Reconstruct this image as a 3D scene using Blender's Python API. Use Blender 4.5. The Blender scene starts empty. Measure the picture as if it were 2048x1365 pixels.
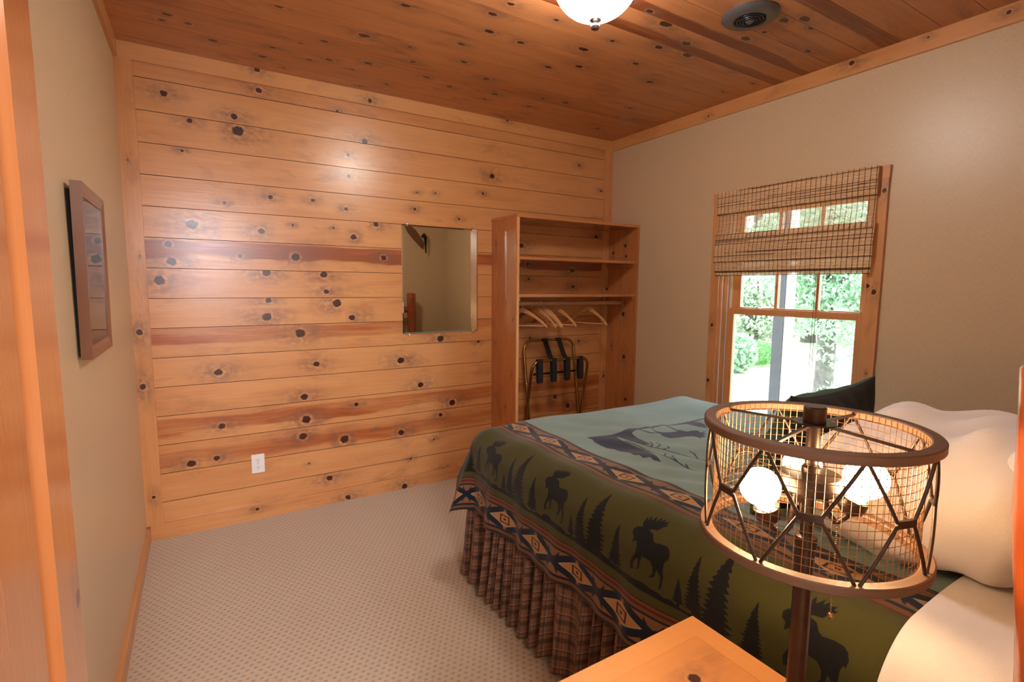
import bpy, math, random
import numpy as np
from mathutils import Vector, Matrix
random.seed(7); rng = np.random.default_rng(5)
S = bpy.context.scene
COL = S.collection
W, H, D = 3.094, 2.44, 3.14          # room: x 0..W, y 0..-D, z 0..H

# ------------------------------------------------------------------ camera
cd = bpy.data.cameras.new('camera'); cam = bpy.data.objects.new('camera', cd); COL.objects.link(cam)
yaw, pitch, roll = 0.5506, -0.1061, 0.0071
fw = Vector((math.sin(yaw)*math.cos(pitch), math.cos(yaw)*math.cos(pitch), math.sin(pitch)))
r0 = fw.cross(Vector((0, 0, 1))).normalized(); u0 = r0.cross(fw)
rr = math.cos(roll)*r0 + math.sin(roll)*u0; uu = -math.sin(roll)*r0 + math.cos(roll)*u0
cam.matrix_world = Matrix(((rr.x, uu.x, -fw.x, 0.284), (rr.y, uu.y, -fw.y, -3.1048), (rr.z, uu.z, -fw.z, 1.3133), (0, 0, 0, 1)))
cd.sensor_width = 36; cd.lens = 1019.2/2048*36; cd.clip_start = 0.02; cd.clip_end = 200
S.camera = cam
S.view_settings.view_transform = 'Standard'; S.view_settings.look = 'None'
S.view_settings.gamma = 1; S.view_settings.use_curve_mapping = False
S.view_settings.exposure = 0.13

# ------------------------------------------------------------------ world and large lights
w = bpy.data.worlds.new('sky'); S.world = w; w.use_nodes = True
nt = w.node_tree; nt.nodes.clear()
wo = nt.nodes.new('ShaderNodeOutputWorld'); bg = nt.nodes.new('ShaderNodeBackground')
sky = nt.nodes.new('ShaderNodeTexSky'); sky.sky_type = 'HOSEK_WILKIE'; sky.turbidity = 4; sky.sun_direction = (0.5, -0.4, 0.75)
mixw = nt.nodes.new('ShaderNodeMixRGB'); mixw.inputs[0].default_value = 0.6; mixw.inputs[2].default_value = (0.93, 0.97, 1.0, 1)
nt.links.new(sky.outputs[0], mixw.inputs[1]); nt.links.new(mixw.outputs[0], bg.inputs[0])
bg.inputs[1].default_value = 14.0
nt.links.new(bg.outputs[0], wo.inputs[0])

def light(name, kind, loc, target, energy, color, sx=1, sy=None, portal=False):
    ld = bpy.data.lights.new(name, kind); ld.energy = energy; ld.color = color
    if kind == 'AREA':
        ld.shape = 'RECTANGLE'; ld.size = sx; ld.size_y = sy or sx
        if portal: ld.cycles.is_portal = True
    if kind == 'SUN': ld.angle = math.radians(3)
    o = bpy.data.objects.new(name, ld); COL.objects.link(o); o.location = loc
    d = Vector(target) - Vector(loc)
    o.rotation_euler = d.to_track_quat('-Z', 'Y').to_euler()
    return o
light('sun', 'SUN', (6, -5, 8), (0, 2, 0), 5.0, (1, 0.96, 0.9))
light('window_portal', 'AREA', (3.26, -1.452, 1.15), (0, -1.452, 1.15), 1, (1, 1, 1), 0.84, 1.38, True)
light('hall_window_daylight', 'AREA', (0.30, -5.2, 1.75), (0.8, 0, 1.3), 46, (0.78, 0.78, 1.0), 0.55, 1.1)
light('hall_fill_light', 'AREA', (0.6, -4.2, 2.3), (1.0, -1.2, 0.9), 92, (1.0, 0.86, 0.76), 0.9, 0.9)  # added fill lamp, unseen in the hall, lifts the room's overall brightness

# ------------------------------------------------------------------ node helpers
class NT:
    def __init__(s, name):
        s.m = bpy.data.materials.new(name); s.m.use_nodes = True; s.t = s.m.node_tree; s.t.nodes.clear()
        s.out = s.n('ShaderNodeOutputMaterial'); s.b = s.n('ShaderNodeBsdfPrincipled'); s.l(s.b.outputs[0], s.out.inputs[0])
    def n(s, t): return s.t.nodes.new(t)
    def l(s, a, b): s.t.links.new(a, b)
    def put(s, inp, v):
        if v is None: return
        if isinstance(v, (int, float)): inp.default_value = v
        elif isinstance(v, (tuple, list)):
            inp.default_value = tuple(v) + ((1,) if len(v) == 3 and len(inp.default_value) == 4 else ())
        else: s.l(v, inp)
    def math(s, op, a, b=None, c=None, clamp=False):
        n = s.n('ShaderNodeMath'); n.operation = op; n.use_clamp = clamp
        s.put(n.inputs[0], a); s.put(n.inputs[1], b); s.put(n.inputs[2], c); return n.outputs[0]
    def mix(s, f, a, b, mode='MIX'):
        n = s.n('ShaderNodeMixRGB'); n.blend_type = mode; s.put(n.inputs[0], f); s.put(n.inputs[1], a); s.put(n.inputs[2], b); return n.outputs[0]
    def ramp(s, f, stops, interp='LINEAR'):
        n = s.n('ShaderNodeValToRGB'); n.color_ramp.interpolation = interp
        e = n.color_ramp.elements
        while len(e) < len(stops): e.new(0.5)
        for i, (p, c) in enumerate(stops):
            e[i].position = p; e[i].color = tuple(c) + (1,) if len(c) == 3 else c
        s.put(n.inputs[0], f); return n.outputs[0]
    def attr(s, name):
        n = s.n('ShaderNodeAttribute'); n.attribute_name = name; return n
    def sep(s, v):
        n = s.n('ShaderNodeSeparateXYZ'); s.l(v, n.inputs[0]); return n.outputs
    def comb(s, x, y, z=0.0):
        n = s.n('ShaderNodeCombineXYZ'); s.put(n.inputs[0], x); s.put(n.inputs[1], y); s.put(n.inputs[2], z); return n.outputs[0]
    def noise(s, vec, scale=5, detail=2, rough=0.5, dist=0.0):
        n = s.n('ShaderNodeTexNoise'); n.inputs['Scale'].default_value = scale; n.inputs['Detail'].default_value = detail
        n.inputs['Roughness'].default_value = rough; n.inputs['Distortion'].default_value = dist
        if vec is not None: s.l(vec, n.inputs['Vector'])
        return n.outputs[0]
    def obj(s):
        return s.n('ShaderNodeTexCoord').outputs['Object']
    def map(s, v, a, b, c=0.0, d=1.0):
        n = s.n('ShaderNodeMapRange'); s.put(n.inputs[0], v); n.inputs[1].default_value = a; n.inputs[2].default_value = b
        n.inputs[3].default_value = c; n.inputs[4].default_value = d; return n.outputs[0]
    def bump(s, h, strength=0.2, dist=0.01):
        n = s.n('ShaderNodeBump'); n.inputs['Strength'].default_value = strength; n.inputs['Distance'].default_value = dist
        s.l(h, n.inputs['Height']); s.l(n.outputs[0], s.b.inputs['Normal'])
    def set(s, **k):
        for a, v in k.items():
            s.put(s.b.inputs[a.replace('_', ' ')], v)
        return s

def wood_material(name, light_c, dark_c, knot_c=(0.038, 0.010, 0.006), rough=0.3, coat=0.25, smudge=0.6, kel=1.12, cloudy=0.4):
    """knotty pine: 'bc' = (metres along board, metres across, seed), 'kn' = (dx, dy, size) to the nearest knot, 'tn' = (redness, band, -)"""
    s = NT(name)
    bx, by, bz = s.sep(s.attr('bc').outputs['Vector'])
    kx, ky, ks = s.sep(s.attr('kn').outputs['Vector'])
    tr, tb, tz = s.sep(s.attr('tn').outputs['Vector'])
    ksz = s.math('MAXIMUM', ks, 0.0005)
    ax = s.math('DIVIDE', kx, s.math('MULTIPLY', ksz, 5.5)); ay = s.math('DIVIDE', ky, s.math('MULTIPLY', ksz, 2.6))
    q = s.math('ADD', s.math('MULTIPLY', ax, ax), s.math('MULTIPLY', ay, ay))
    ea, eb, ec = s.sep(s.attr('ed').outputs['Vector'])
    fade = s.math('MULTIPLY', s.map(s.math('MINIMUM', ea, eb), 0.0, 0.045), s.map(ec, 0.0, 0.012))
    G = s.math('MULTIPLY', s.math('EXPONENT', s.math('MULTIPLY', q, -1.0)), fade)
    vv = s.math('SUBTRACT', by, s.math('MULTIPLY', s.math('MULTIPLY', ky, G), 0.8))
    wob = s.noise(s.comb(s.math('MULTIPLY', bx, 1.3), s.math('MULTIPLY', by, 4.0), bz), 1.0, 2)
    vv2 = s.math('ADD', vv, s.math('MULTIPLY', s.math('SUBTRACT', wob, 0.5), 0.03))
    g1 = s.noise(s.comb(s.math('MULTIPLY', bx, 2.2), s.math('MULTIPLY', vv2, 110), bz), 1.0, 3, 0.6)
    g2 = s.noise(s.comb(s.math('MULTIPLY', bx, 9.0), s.math('MULTIPLY', vv2, 420), bz), 1.0, 2, 0.6)
    lo = s.noise(s.comb(s.math('MULTIPLY', bx, 1.6), s.math('MULTIPLY', vv2, 13), s.math('ADD', bz, 3.3)), 1.0, 3, 0.55)
    cloud = s.noise(s.comb(s.math('MULTIPLY', bx, 5.0), s.math('MULTIPLY', by, 9), s.math('ADD', bz, 7.1)), 1.0, 3, 0.6)
    # heartwood band across part of the board
    band = s.math('ABSOLUTE', s.math('SUBTRACT', s.math('ADD', by, s.math('MULTIPLY', s.math('SUBTRACT', lo, 0.5), 0.10)), tb))
    bandm = s.math('MULTIPLY', s.map(band, 0.048, 0.036), tz)
    f = s.math('ADD', s.math('MULTIPLY', g1, 0.34), s.math('MULTIPLY', g2, 0.14))
    f = s.math('ADD', f, s.math('MULTIPLY', lo, 0.62))
    f = s.math('ADD', f, s.math('MULTIPLY', s.math('SUBTRACT', cloud, 0.5), 0.18))
    f = s.math('ADD', f, s.math('ADD', s.math('MULTIPLY', tr, 0.5), s.math('MULTIPLY', bandm, 0.34)))
    mid = tuple(light_c[i]*0.55 + dark_c[i]*0.45 for i in range(3))
    deep = tuple(c*0.55 for c in dark_c)
    col = s.ramp(f, [(0.34, light_c), (0.56, tuple(light_c[i]*0.8+dark_c[i]*0.2 for i in range(3))), (0.74, mid), (0.95, dark_c), (1.0, tuple(c*0.8 for c in dark_c))])
    blot = s.noise(s.comb(s.math('MULTIPLY', bx, 3.2), s.math('MULTIPLY', by, 8), s.math('ADD', bz, 21.7)), 1.0, 4, 0.65, 0.4)
    col = s.mix(s.map(blot, 0.56, 0.74, 0.0, cloudy), col, tuple(c*0.45+0.03 for c in dark_c))
    # smudge around the knots
    kn = s.noise(s.comb(s.math('MULTIPLY', bx, 30.0), s.math('MULTIPLY', by, 45), bz), 1.0, 3, 0.6)
    sq = s.math('MULTIPLY', s.math('EXPONENT', s.math('MULTIPLY', q, -0.8)), s.map(kn, 0.3, 0.6))
    sq = s.math('MULTIPLY', sq, fade)
    col = s.mix(s.math('MULTIPLY', sq, smudge, None, True), col, (0.19, 0.095, 0.065), 'MIX')
    rk = s.math('SQRT', s.math('ADD', s.math('POWER', s.math('DIVIDE', s.math('ABSOLUTE', kx), s.math('MULTIPLY', ksz, kel)), 2.0), s.math('POWER', s.math('DIVIDE', s.math('ABSOLUTE', ky), ksz), 2.0)))
    kn2 = s.noise(s.comb(s.math('MULTIPLY', bx, 60.0), s.math('MULTIPLY', by, 60), bz), 1.0, 2, 0.5)
    rk = s.math('ADD', rk, s.math('MULTIPLY', s.math('SUBTRACT', kn2, 0.5), 0.7))
    halo = s.math('MULTIPLY', s.map(rk, 1.7, 1.25), s.map(rk, 0.85, 1.05))
    col = s.mix(s.math('MULTIPLY', halo, s.map(kn2, 0.35, 0.7, 0.05, 0.5)), col, tuple(min(1, c*1.15) for c in light_c))
    rings = s.math('SINE', s.math('MULTIPLY', rk, 16.0))
    kc = s.mix(s.map(rings, -1, 1, 0.0, 0.35), knot_c, tuple(min(1, c*3.2) for c in knot_c))
    col = s.mix(s.map(rk, 1.05, 0.85), col, kc)
    s.set(Base_Color=col, Roughness=s.map(g1, 0.2, 0.8, rough*0.85, rough*1.2), Coat_Weight=coat, Coat_Roughness=0.2)
    s.bump(s.math('ADD', g1, s.math('MULTIPLY', s.noise(s.comb(bx, by, bz), 6.0, 2), 3.0)), 0.10, 0.004)
    return s.m

M = {}
M['pine'] = wood_material('knotty_pine', (0.69, 0.345, 0.135), (0.38, 0.10, 0.025), smudge=0.8, coat=0.18)
M['pine_ceiling'] = wood_material('ceiling_pine', (0.56, 0.235, 0.09), (0.22, 0.055, 0.015), rough=0.38, coat=0.15, knot_c=(0.03, 0.010, 0.006), kel=1.7, cloudy=0.6, smudge=0.85)
M['pine_trim'] = wood_material('trim_pine', (0.66, 0.34, 0.15), (0.42, 0.15, 0.05), rough=0.33, coat=0.2)
M['pine_closet'] = wood_material('closet_pine', (0.54, 0.215, 0.072), (0.32, 0.09, 0.025), rough=0.25, coat=0.45)
M['pine_window'] = wood_material('window_pine', (0.68, 0.33, 0.14), (0.42, 0.15, 0.05), rough=0.32)
M['pine_door'] = wood_material('door_pine', (0.54, 0.215, 0.075), (0.36, 0.11, 0.032), rough=0.2, coat=0.9)
M['pine_table'] = wood_material('table_pine', (0.60, 0.27, 0.08), (0.44, 0.14, 0.035), rough=0.3, coat=0.35)
M['rod_wood'] = wood_material('rod_wood', (0.60, 0.33, 0.16), (0.45, 0.2, 0.08))
M['hanger_wood'] = wood_material('hanger_wood', (0.78, 0.44, 0.2), (0.6, 0.28, 0.11), rough=0.3)
M['hanger_dark'] = wood_material('hanger_dark_wood', (0.42, 0.16, 0.06), (0.3, 0.09, 0.03), rough=0.3)
M['walnut'] = wood_material('frame_wood', (0.20, 0.085, 0.045), (0.10, 0.035, 0.02), rough=0.3)
M['log'] = wood_material('log_wood', (0.40, 0.085, 0.018), (0.15, 0.025, 0.007), rough=0.2, coat=0.6)
M['barn'] = wood_material('weathered_ring_wood', (0.15, 0.08, 0.048), (0.05, 0.027, 0.018), rough=0.5, coat=0.0)

def plain(name, col, rough=0.5, metal=0.0, noise_amt=0.12, scale=40, bump=0.0, **k):
    s = NT(name); v = s.obj(); n = s.noise(v, scale, 3)
    c = s.mix(s.map(n, 0.3, 0.7), tuple(x*(1-noise_amt) for x in col), tuple(min(1, x*(1+noise_amt)) for x in col))
    s.set(Base_Color=c, Roughness=rough, Metallic=metal, **k)
    if bump: s.bump(n, bump, 0.003)
    return s.m
def linen_wall(name, col):
    s = NT(name); x, y, z = s.sep(s.obj())
    h = s.math('ADD', x, y)
    a = s.noise(s.comb(s.math('MULTIPLY', h, 60), s.math('MULTIPLY', z, 700)), 1, 2)
    b = s.noise(s.comb(s.math('MULTIPLY', h, 700), s.math('MULTIPLY', z, 60)), 1, 2)
    f = s.math('MULTIPLY', s.math('ADD', a, b), 0.5)
    c = s.mix(s.map(f, 0.3, 0.7), tuple(v*0.86 for v in col), tuple(v*1.12 for v in col))
    s.set(Base_Color=c, Roughness=0.36, Specular_IOR_Level=0.5); s.bump(f, 0.08, 0.001); return s.m
M['wall'] = linen_wall('tan_linen_wallpaper', (0.62, 0.465, 0.305))
M['groove'] = plain('dark_groove', (0.035, 0.014, 0.008), 0.9)
M['plaster'] = plain('plaster', (0.55, 0.5, 0.42), 0.8)
M['white_plastic'] = plain('white_plastic', (0.8, 0.78, 0.76), 0.35, noise_amt=0.02)
M['ivory_shadow'] = plain('dark_slot', (0.02, 0.02, 0.02), 0.5)
M['chrome'] = plain('chrome', (0.85, 0.85, 0.87), 0.12, 1.0, 0.03)
M['nickel'] = plain('brushed_nickel', (0.35, 0.34, 0.34), 0.3, 1.0, 0.05)
M['bronze'] = plain('dark_bronze', (0.05, 0.032, 0.025), 0.38, 0.7, 0.2)
M['brass'] = plain('antique_brass', (0.40, 0.25, 0.075), 0.27, 1.0, 0.1)
M['meshwire'] = plain('bronze_wire', (0.30, 0.17, 0.09), 0.35, 0.8, 0.15)
M['black_strap'] = plain('black_webbing', (0.012, 0.013, 0.017), 0.75, 0, 0.3, 300)
M['mirror'] = plain('mirror_glass', (0.80, 0.80, 0.66), 0.01, 1.0, 0.0)
M['vent'] = plain('grey_vent_plastic', (0.09, 0.085, 0.085), 0.3, 0.2, 0.05)
M['vent_dark'] = plain('vent_inner', (0.03, 0.035, 0.045), 0.3, 0.5, 0.1)
M['track'] = plain('window_track_vinyl', (0.72, 0.74, 0.76), 0.4, 0, 0.04)
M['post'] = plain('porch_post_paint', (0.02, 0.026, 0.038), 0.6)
M['post_light'] = plain('porch_post_lit_tone', (0.75, 0.8, 0.8), 0.6)  # pale colour paints the post's lit face; the plinth shares it
M['lampglass'] = None

def glass_mat():
    s = NT('window_glass'); g = s.n('ShaderNodeBsdfGlossy'); g.inputs['Roughness'].default_value = 0.0
    t = s.n('ShaderNodeBsdfTransparent'); t.inputs[0].default_value = (0.97, 0.99, 0.98, 1); f = s.n('ShaderNodeFresnel'); f.inputs[0].default_value = 1.35
    mx = s.n('ShaderNodeMixShader'); s.l(f.outputs[0], mx.inputs[0]); s.l(t.outputs[0], mx.inputs[1]); s.l(g.outputs[0], mx.inputs[2]); s.l(mx.outputs[0], s.out.inputs[0])
    return s.m
M['glass'] = glass_mat()
def emis(name, col, st):
    s = NT(name); s.set(Base_Color=(0.9, 0.9, 0.88), Roughness=0.3, Emission_Color=col, Emission_Strength=st); return s.m
M['bulb'] = emis('warm_bulb', (1.0, 0.62, 0.30), 90)
M['bowl'] = emis('lit_frosted_bowl', (1.0, 0.92, 0.83), 52)

def carpet_mat():
    s = NT('beige_patterned_carpet'); x, y, z = s.sep(s.obj())
    wx = s.math('ADD', x, s.math('MULTIPLY', s.math('SUBTRACT', s.noise(s.obj(), 25, 1), 0.5), 0.006))
    P = 0.026
    rowf = s.math('FLOOR', s.math('DIVIDE', y, P*0.8))
    sh = s.math('MULTIPLY', s.math('MODULO', s.math('ABSOLUTE', rowf), 2.0), 0.5)
    u = s.math('SUBTRACT', s.math('FRACT', s.math('ADD', s.math('DIVIDE', wx, P), sh)), 0.5)
    v = s.math('SUBTRACT', s.math('FRACT', s.math('DIVIDE', y, P*0.8)), 0.5)
    d = s.math('SQRT', s.math('ADD', s.math('POWER', s.math('ABSOLUTE', u), 2), s.math('POWER', s.math('ABSOLUTE', v), 2)))
    n = s.noise(s.obj(), 420, 2, 0.7); n2 = s.noise(s.obj(), 900, 2, 0.8)
    dm = s.map(s.math('ADD', d, s.math('MULTIPLY', s.math('SUBTRACT', n, 0.5), 0.25)), 0.30, 0.14)
    c = s.mix(s.map(n2, 0.35, 0.65), (0.51, 0.385, 0.27), (0.73, 0.59, 0.445))
    c = s.mix(s.math('MULTIPLY', dm, 0.55), c, (0.26, 0.18, 0.13))
    s.set(Base_Color=c, Roughness=0.95, Sheen_Weight=0.3, Specular_IOR_Level=0.1)
    s.bump(s.math('ADD', s.math('MULTIPLY', dm, -1.0), s.math('MULTIPLY', n2, 0.8)), 0.6, 0.006)
    return s.m
M['carpet'] = carpet_mat()

def fabric(name, col, rough=0.9, wr=0.45, amt=0.06, scale=500, sheen=0.25):
    s = NT(name); v = s.obj(); n = s.noise(v, scale, 2, 0.6); big = s.noise(v, 7, 3, 0.5, 0.6)
    c = s.mix(n, tuple(x*(1-amt) for x in col), tuple(min(1, x*(1+amt)) for x in col))
    s.set(Base_Color=c, Roughness=rough, Sheen_Weight=sheen)
    s.bump(s.math('ADD', s.math('MULTIPLY', n, 0.15), big), wr, 0.02); return s.m
M['white_cotton'] = fabric('white_cotton', (0.82, 0.78, 0.76))
M['shaded_cotton'] = fabric('shaded_white_cotton', (0.80, 0.79, 0.82))  # cooler copy of the white cotton, tint paints in weaker lamp light
M['green_velvet'] = fabric('dark_green_fabric', (0.016, 0.06, 0.032), amt=0.4, sheen=0.05)
M['black_fabric'] = fabric('black_fabric', (0.006, 0.008, 0.009), amt=0.3, sheen=0.0)

def plaid_mat():
    s = NT('brown_plaid'); a = s.sep(s.attr('st').outputs['Vector'])
    u, v = a[0], a[1]
    def stripes(c, P, w, ph):
        f = s.math('ABSOLUTE', s.math('SUBTRACT', s.math('FRACT', s.math('ADD', s.math('DIVIDE', c, P), ph)), 0.5))
        return s.map(f, w, w*0.7)
    base = s.mix(s.noise(s.comb(s.math('MULTIPLY', u, 800), s.math('MULTIPLY', v, 800)), 1, 1), (0.15, 0.065, 0.038), (0.25, 0.11, 0.06))
    for c in (u, v):
        base = s.mix(s.math('MULTIPLY', stripes(c, 0.062, 0.15, 0.0), 0.62), base, (0.018, 0.013, 0.012))
        base = s.mix(s.math('MULTIPLY', stripes(c, 0.062, 0.03, 0.38), 0.7), base, (0.02, 0.014, 0.012))
        base = s.mix(s.math('MULTIPLY', stripes(c, 0.062, 0.022, 0.47), 0.75), base, (0.30, 0.22, 0.15))
        base = s.mix(s.math('MULTIPLY', stripes(c, 0.062, 0.02, 0.86), 0.6), base, (0.02, 0.02, 0.02))
    s.set(Base_Color=base, Roughness=0.9, Sheen_Weight=0.1); return s.m
M['plaid'] = plaid_mat()

def blanket_mat():
    s = NT('woven_moose_blanket'); a = s.sep(s.attr('st').outputs['Vector']); c, t = a[0], a[1]
    mo = s.sep(s.attr('mot').outputs['Vector'])[0]
    NAVY = (0.012, 0.016, 0.028)
    n = s.noise(s.comb(s.math('MULTIPLY', c, 650), s.math('MULTIPLY', t, 650)), 1, 2, 0.7)
    big = s.noise(s.comb(s.math('MULTIPLY', c, 6), s.math('MULTIPLY', t, 6)), 1, 2)
    olive = s.mix(n, (0.030, 0.032, 0.010), (0.085, 0.078, 0.022))
    teal = s.mix(s.map(n, 0.3, 0.7), (0.11, 0.18, 0.165), (0.27, 0.37, 0.345))
    teal = s.mix(s.map(big, 0.35, 0.75, 0.0, 0.25), teal, (0.06, 0.085, 0.05))
    brown = s.mix(n, (0.11, 0.045, 0.02), (0.19, 0.085, 0.04))
    def inside(lo, hi, e=0.0012):
        return s.math('MULTIPLY', s.map(c, lo-e, lo+e), s.map(c, hi+e, hi-e))
    col = s.mix(s.map(c, 0.553, 0.557), olive, teal)
    col = s.mix(s.map(c, 0.142, 0.138), col, brown)
    # ornament band: local coordinate w in -1..1, repeat P
    def ornament(col, c0, hw):
        P = 0.215
        wv = s.math('DIVIDE', s.math('SUBTRACT', c, c0), hw)
        aw = s.math('ABSOLUTE', wv)
        fr = s.math('FRACT', s.math('ADD', s.math('DIVIDE', t, P), 0.5))
        tri = s.math('MULTIPLY', s.math('ABSOLUTE', s.math('SUBTRACT', fr, 0.5)), 2.0)     # 0 at diamond centre, 1 at crossing
        band = s.math('MULTIPLY', s.map(aw, 1.01, 0.99), 1.0)
        col = s.mix(band, col, s.mix(n, (0.16, 0.075, 0.035), (0.23, 0.12, 0.06)))
        dd = s.math('ADD', aw, s.math('MULTIPLY', tri, 1.05))       # diamond distance
        # white line, navy line crossing, orange diamond with stepped centre
        x1 = s.math('ABSOLUTE', s.math('SUBTRACT', dd, 1.05))
        col = s.mix(s.math('MULTIPLY', s.math('MULTIPLY', s.map(x1, 0.32, 0.28), band), s.map(tri, 0.04, 0.1)), col, NAVY)
        col = s.mix(s.math('MULTIPLY', s.map(s.math('ABSOLUTE', s.math('SUBTRACT', dd, 0.74)), 0.045, 0.03), band), col, (0.36, 0.29, 0.22))
        sq = s.math('MAXIMUM', s.math('MULTIPLY', aw, 1.0), s.math('MULTIPLY', tri, 1.6))
        dia = s.math('MULTIPLY', s.map(dd, 0.70, 0.68), band)
        col = s.mix(dia, col, s.mix(n, (0.34, 0.155, 0.045), (0.46, 0.235, 0.085)))
        st = s.math('MULTIPLY', s.map(s.math('ABSOLUTE', s.math('SUBTRACT', sq, 0.34)), 0.06, 0.05), dia)
        col = s.mix(st, col, (0.03, 0.016, 0.014))
        col = s.mix(s.math('MULTIPLY', s.map(sq, 0.11, 0.09), dia), col, (0.03, 0.016, 0.014))
        # navy bow ties at the crossing
        bow = s.math('SUBTRACT', aw, s.math('MULTIPLY', s.math('SUBTRACT', 1.0, tri), 3.4))
        col = s.mix(s.math('MULTIPLY', s.map(bow, 0.0, -0.05), s.math('MULTIPLY', band, s.map(tri, 0.70, 0.74))), col, NAVY)
        return col
    col = ornament(col, 0.068, 0.040)
    col = ornament(col, 0.492, 0.040)
    for lo, hi, cc in ((-1, 0.008, NAVY), (0.020, 0.028, NAVY), (0.108, 0.114, NAVY), (0.124, 0.131, (0.10, 0.02, 0.015)), (0.138, 0.142, (0.05, 0.02, 0.012)),
                       (0.418, 0.424, (0.10, 0.02, 0.015)), (0.424, 0.440, brown), (0.440, 0.449, NAVY), (0.534, 0.540, (0.20, 0.14, 0.10)), (0.540, 0.555, NAVY), (0.545, 0.549, (0.16, 0.05, 0.03))):
        col = s.mix(inside(lo, hi), col, cc)
    navy = s.mix(n, (0.018, 0.024, 0.045), (0.04, 0.05, 0.085))
    col = s.mix(s.map(mo, 0.0006, -0.0006), col, s.mix(s.map(c, 0.553, 0.557), (0.010, 0.011, 0.013), navy))
    s.set(Base_Color=col, Roughness=0.95, Sheen_Weight=0.22, Sheen_Roughness=0.4, Specular_IOR_Level=0.15)
    fold = s.noise(s.comb(s.math('MULTIPLY', c, 9), s.math('MULTIPLY', t, 4)), 1, 2)
    s.bump(s.math('ADD', s.math('MULTIPLY', n, 0.25), fold), 0.3, 0.01)
    return s.m
M['blanket'] = blanket_mat()

def reed_mat():
    s = NT('woven_reeds'); r = s.attr('rc').outputs['Color']; v = s.sep(s.obj())
    n = s.noise(s.comb(s.math('MULTIPLY', v[1], 14), s.math('MULTIPLY', v[2], 330)), 1, 3, 0.7)
    c = s.mix(s.map(n, 0.58, 0.66), r, (0.10, 0.04, 0.02))
    s.set(Base_Color=c, Roughness=0.6); return s.m
M['reed'] = reed_mat()
M['thread'] = plain('dark_thread', (0.05, 0.026, 0.014), 0.8)
def art_mat():
    s = NT('landscape_print'); x, y, z = s.sep(s.obj())
    n = s.noise(s.comb(s.math('MULTIPLY', y, 14), s.math('MULTIPLY', z, 22)), 1, 3)
    h = s.math('ADD', z, s.math('MULTIPLY', s.math('SUBTRACT', n, 0.5), 0.06))
    c = s.ramp(s.map(h, 1.20, 1.50), [(0.0, (0.30, 0.17, 0.12)), (0.35, (0.36, 0.2, 0.14)), (0.5, (0.16, 0.09, 0.09)), (0.62, (0.28, 0.2, 0.26)), (0.85, (0.34, 0.25, 0.34)), (1.0, (0.45, 0.34, 0.36))])
    s.set(Base_Color=c, Roughness=0.6); return s.m
M['art'] = art_mat(); M['matboard'] = plain('mat_board', (0.42, 0.33, 0.28), 0.8, 0, 0.03); M['matline'] = plain('mat_bevel', (0.7, 0.64, 0.58), 0.8, 0, 0.03)
def art_glass():
    s = NT('picture_glass'); g = s.n('ShaderNodeBsdfGlossy'); g.inputs['Roughness'].default_value = 0.02
    t = s.n('ShaderNodeBsdfTransparent'); f = s.n('ShaderNodeFresnel'); f.inputs[0].default_value = 1.5
    mx = s.n('ShaderNodeMixShader'); s.l(f.outputs[0], mx.inputs[0]); s.l(t.outputs[0], mx.inputs[1]); s.l(g.outputs[0], mx.inputs[2]); s.l(mx.outputs[0], s.out.inputs[0]); return s.m
M['artglass'] = art_glass()
def lawn():
    s = NT('sunlit_lawn'); n = s.noise(s.obj(), 3, 4); s.set(Base_Color=s.mix(n, (0.34, 0.40, 0.24), (0.50, 0.54, 0.38)), Roughness=1.0); return s.m
M['lawn'] = lawn()
def leaf(name, a, b):
    s = NT(name); n = s.noise(s.obj(), 9, 2); s.set(Base_Color=s.mix(s.map(n, 0.3, 0.7), a, b), Roughness=0.7, Transmission_Weight=0.0)
    t = s.n('ShaderNodeBsdfTranslucent'); s.l(s.mix(n, a, b), t.inputs[0]); mx = s.n('ShaderNodeMixShader'); mx.inputs[0].default_value = 0.4
    s.l(s.b.outputs[0], mx.inputs[1]); s.l(t.outputs[0], mx.inputs[2]); s.l(mx.outputs[0], s.out.inputs[0]); return s.m
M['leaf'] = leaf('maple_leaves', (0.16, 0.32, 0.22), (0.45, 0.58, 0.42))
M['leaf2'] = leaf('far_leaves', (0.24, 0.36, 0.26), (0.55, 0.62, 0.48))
M['shrub'] = leaf('shrub_leaves', (0.10, 0.30, 0.10), (0.22, 0.45, 0.18))
M['bark'] = plain('tree_bark', (0.09, 0.085, 0.08), 0.9, 0, 0.4, 12)

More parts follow.
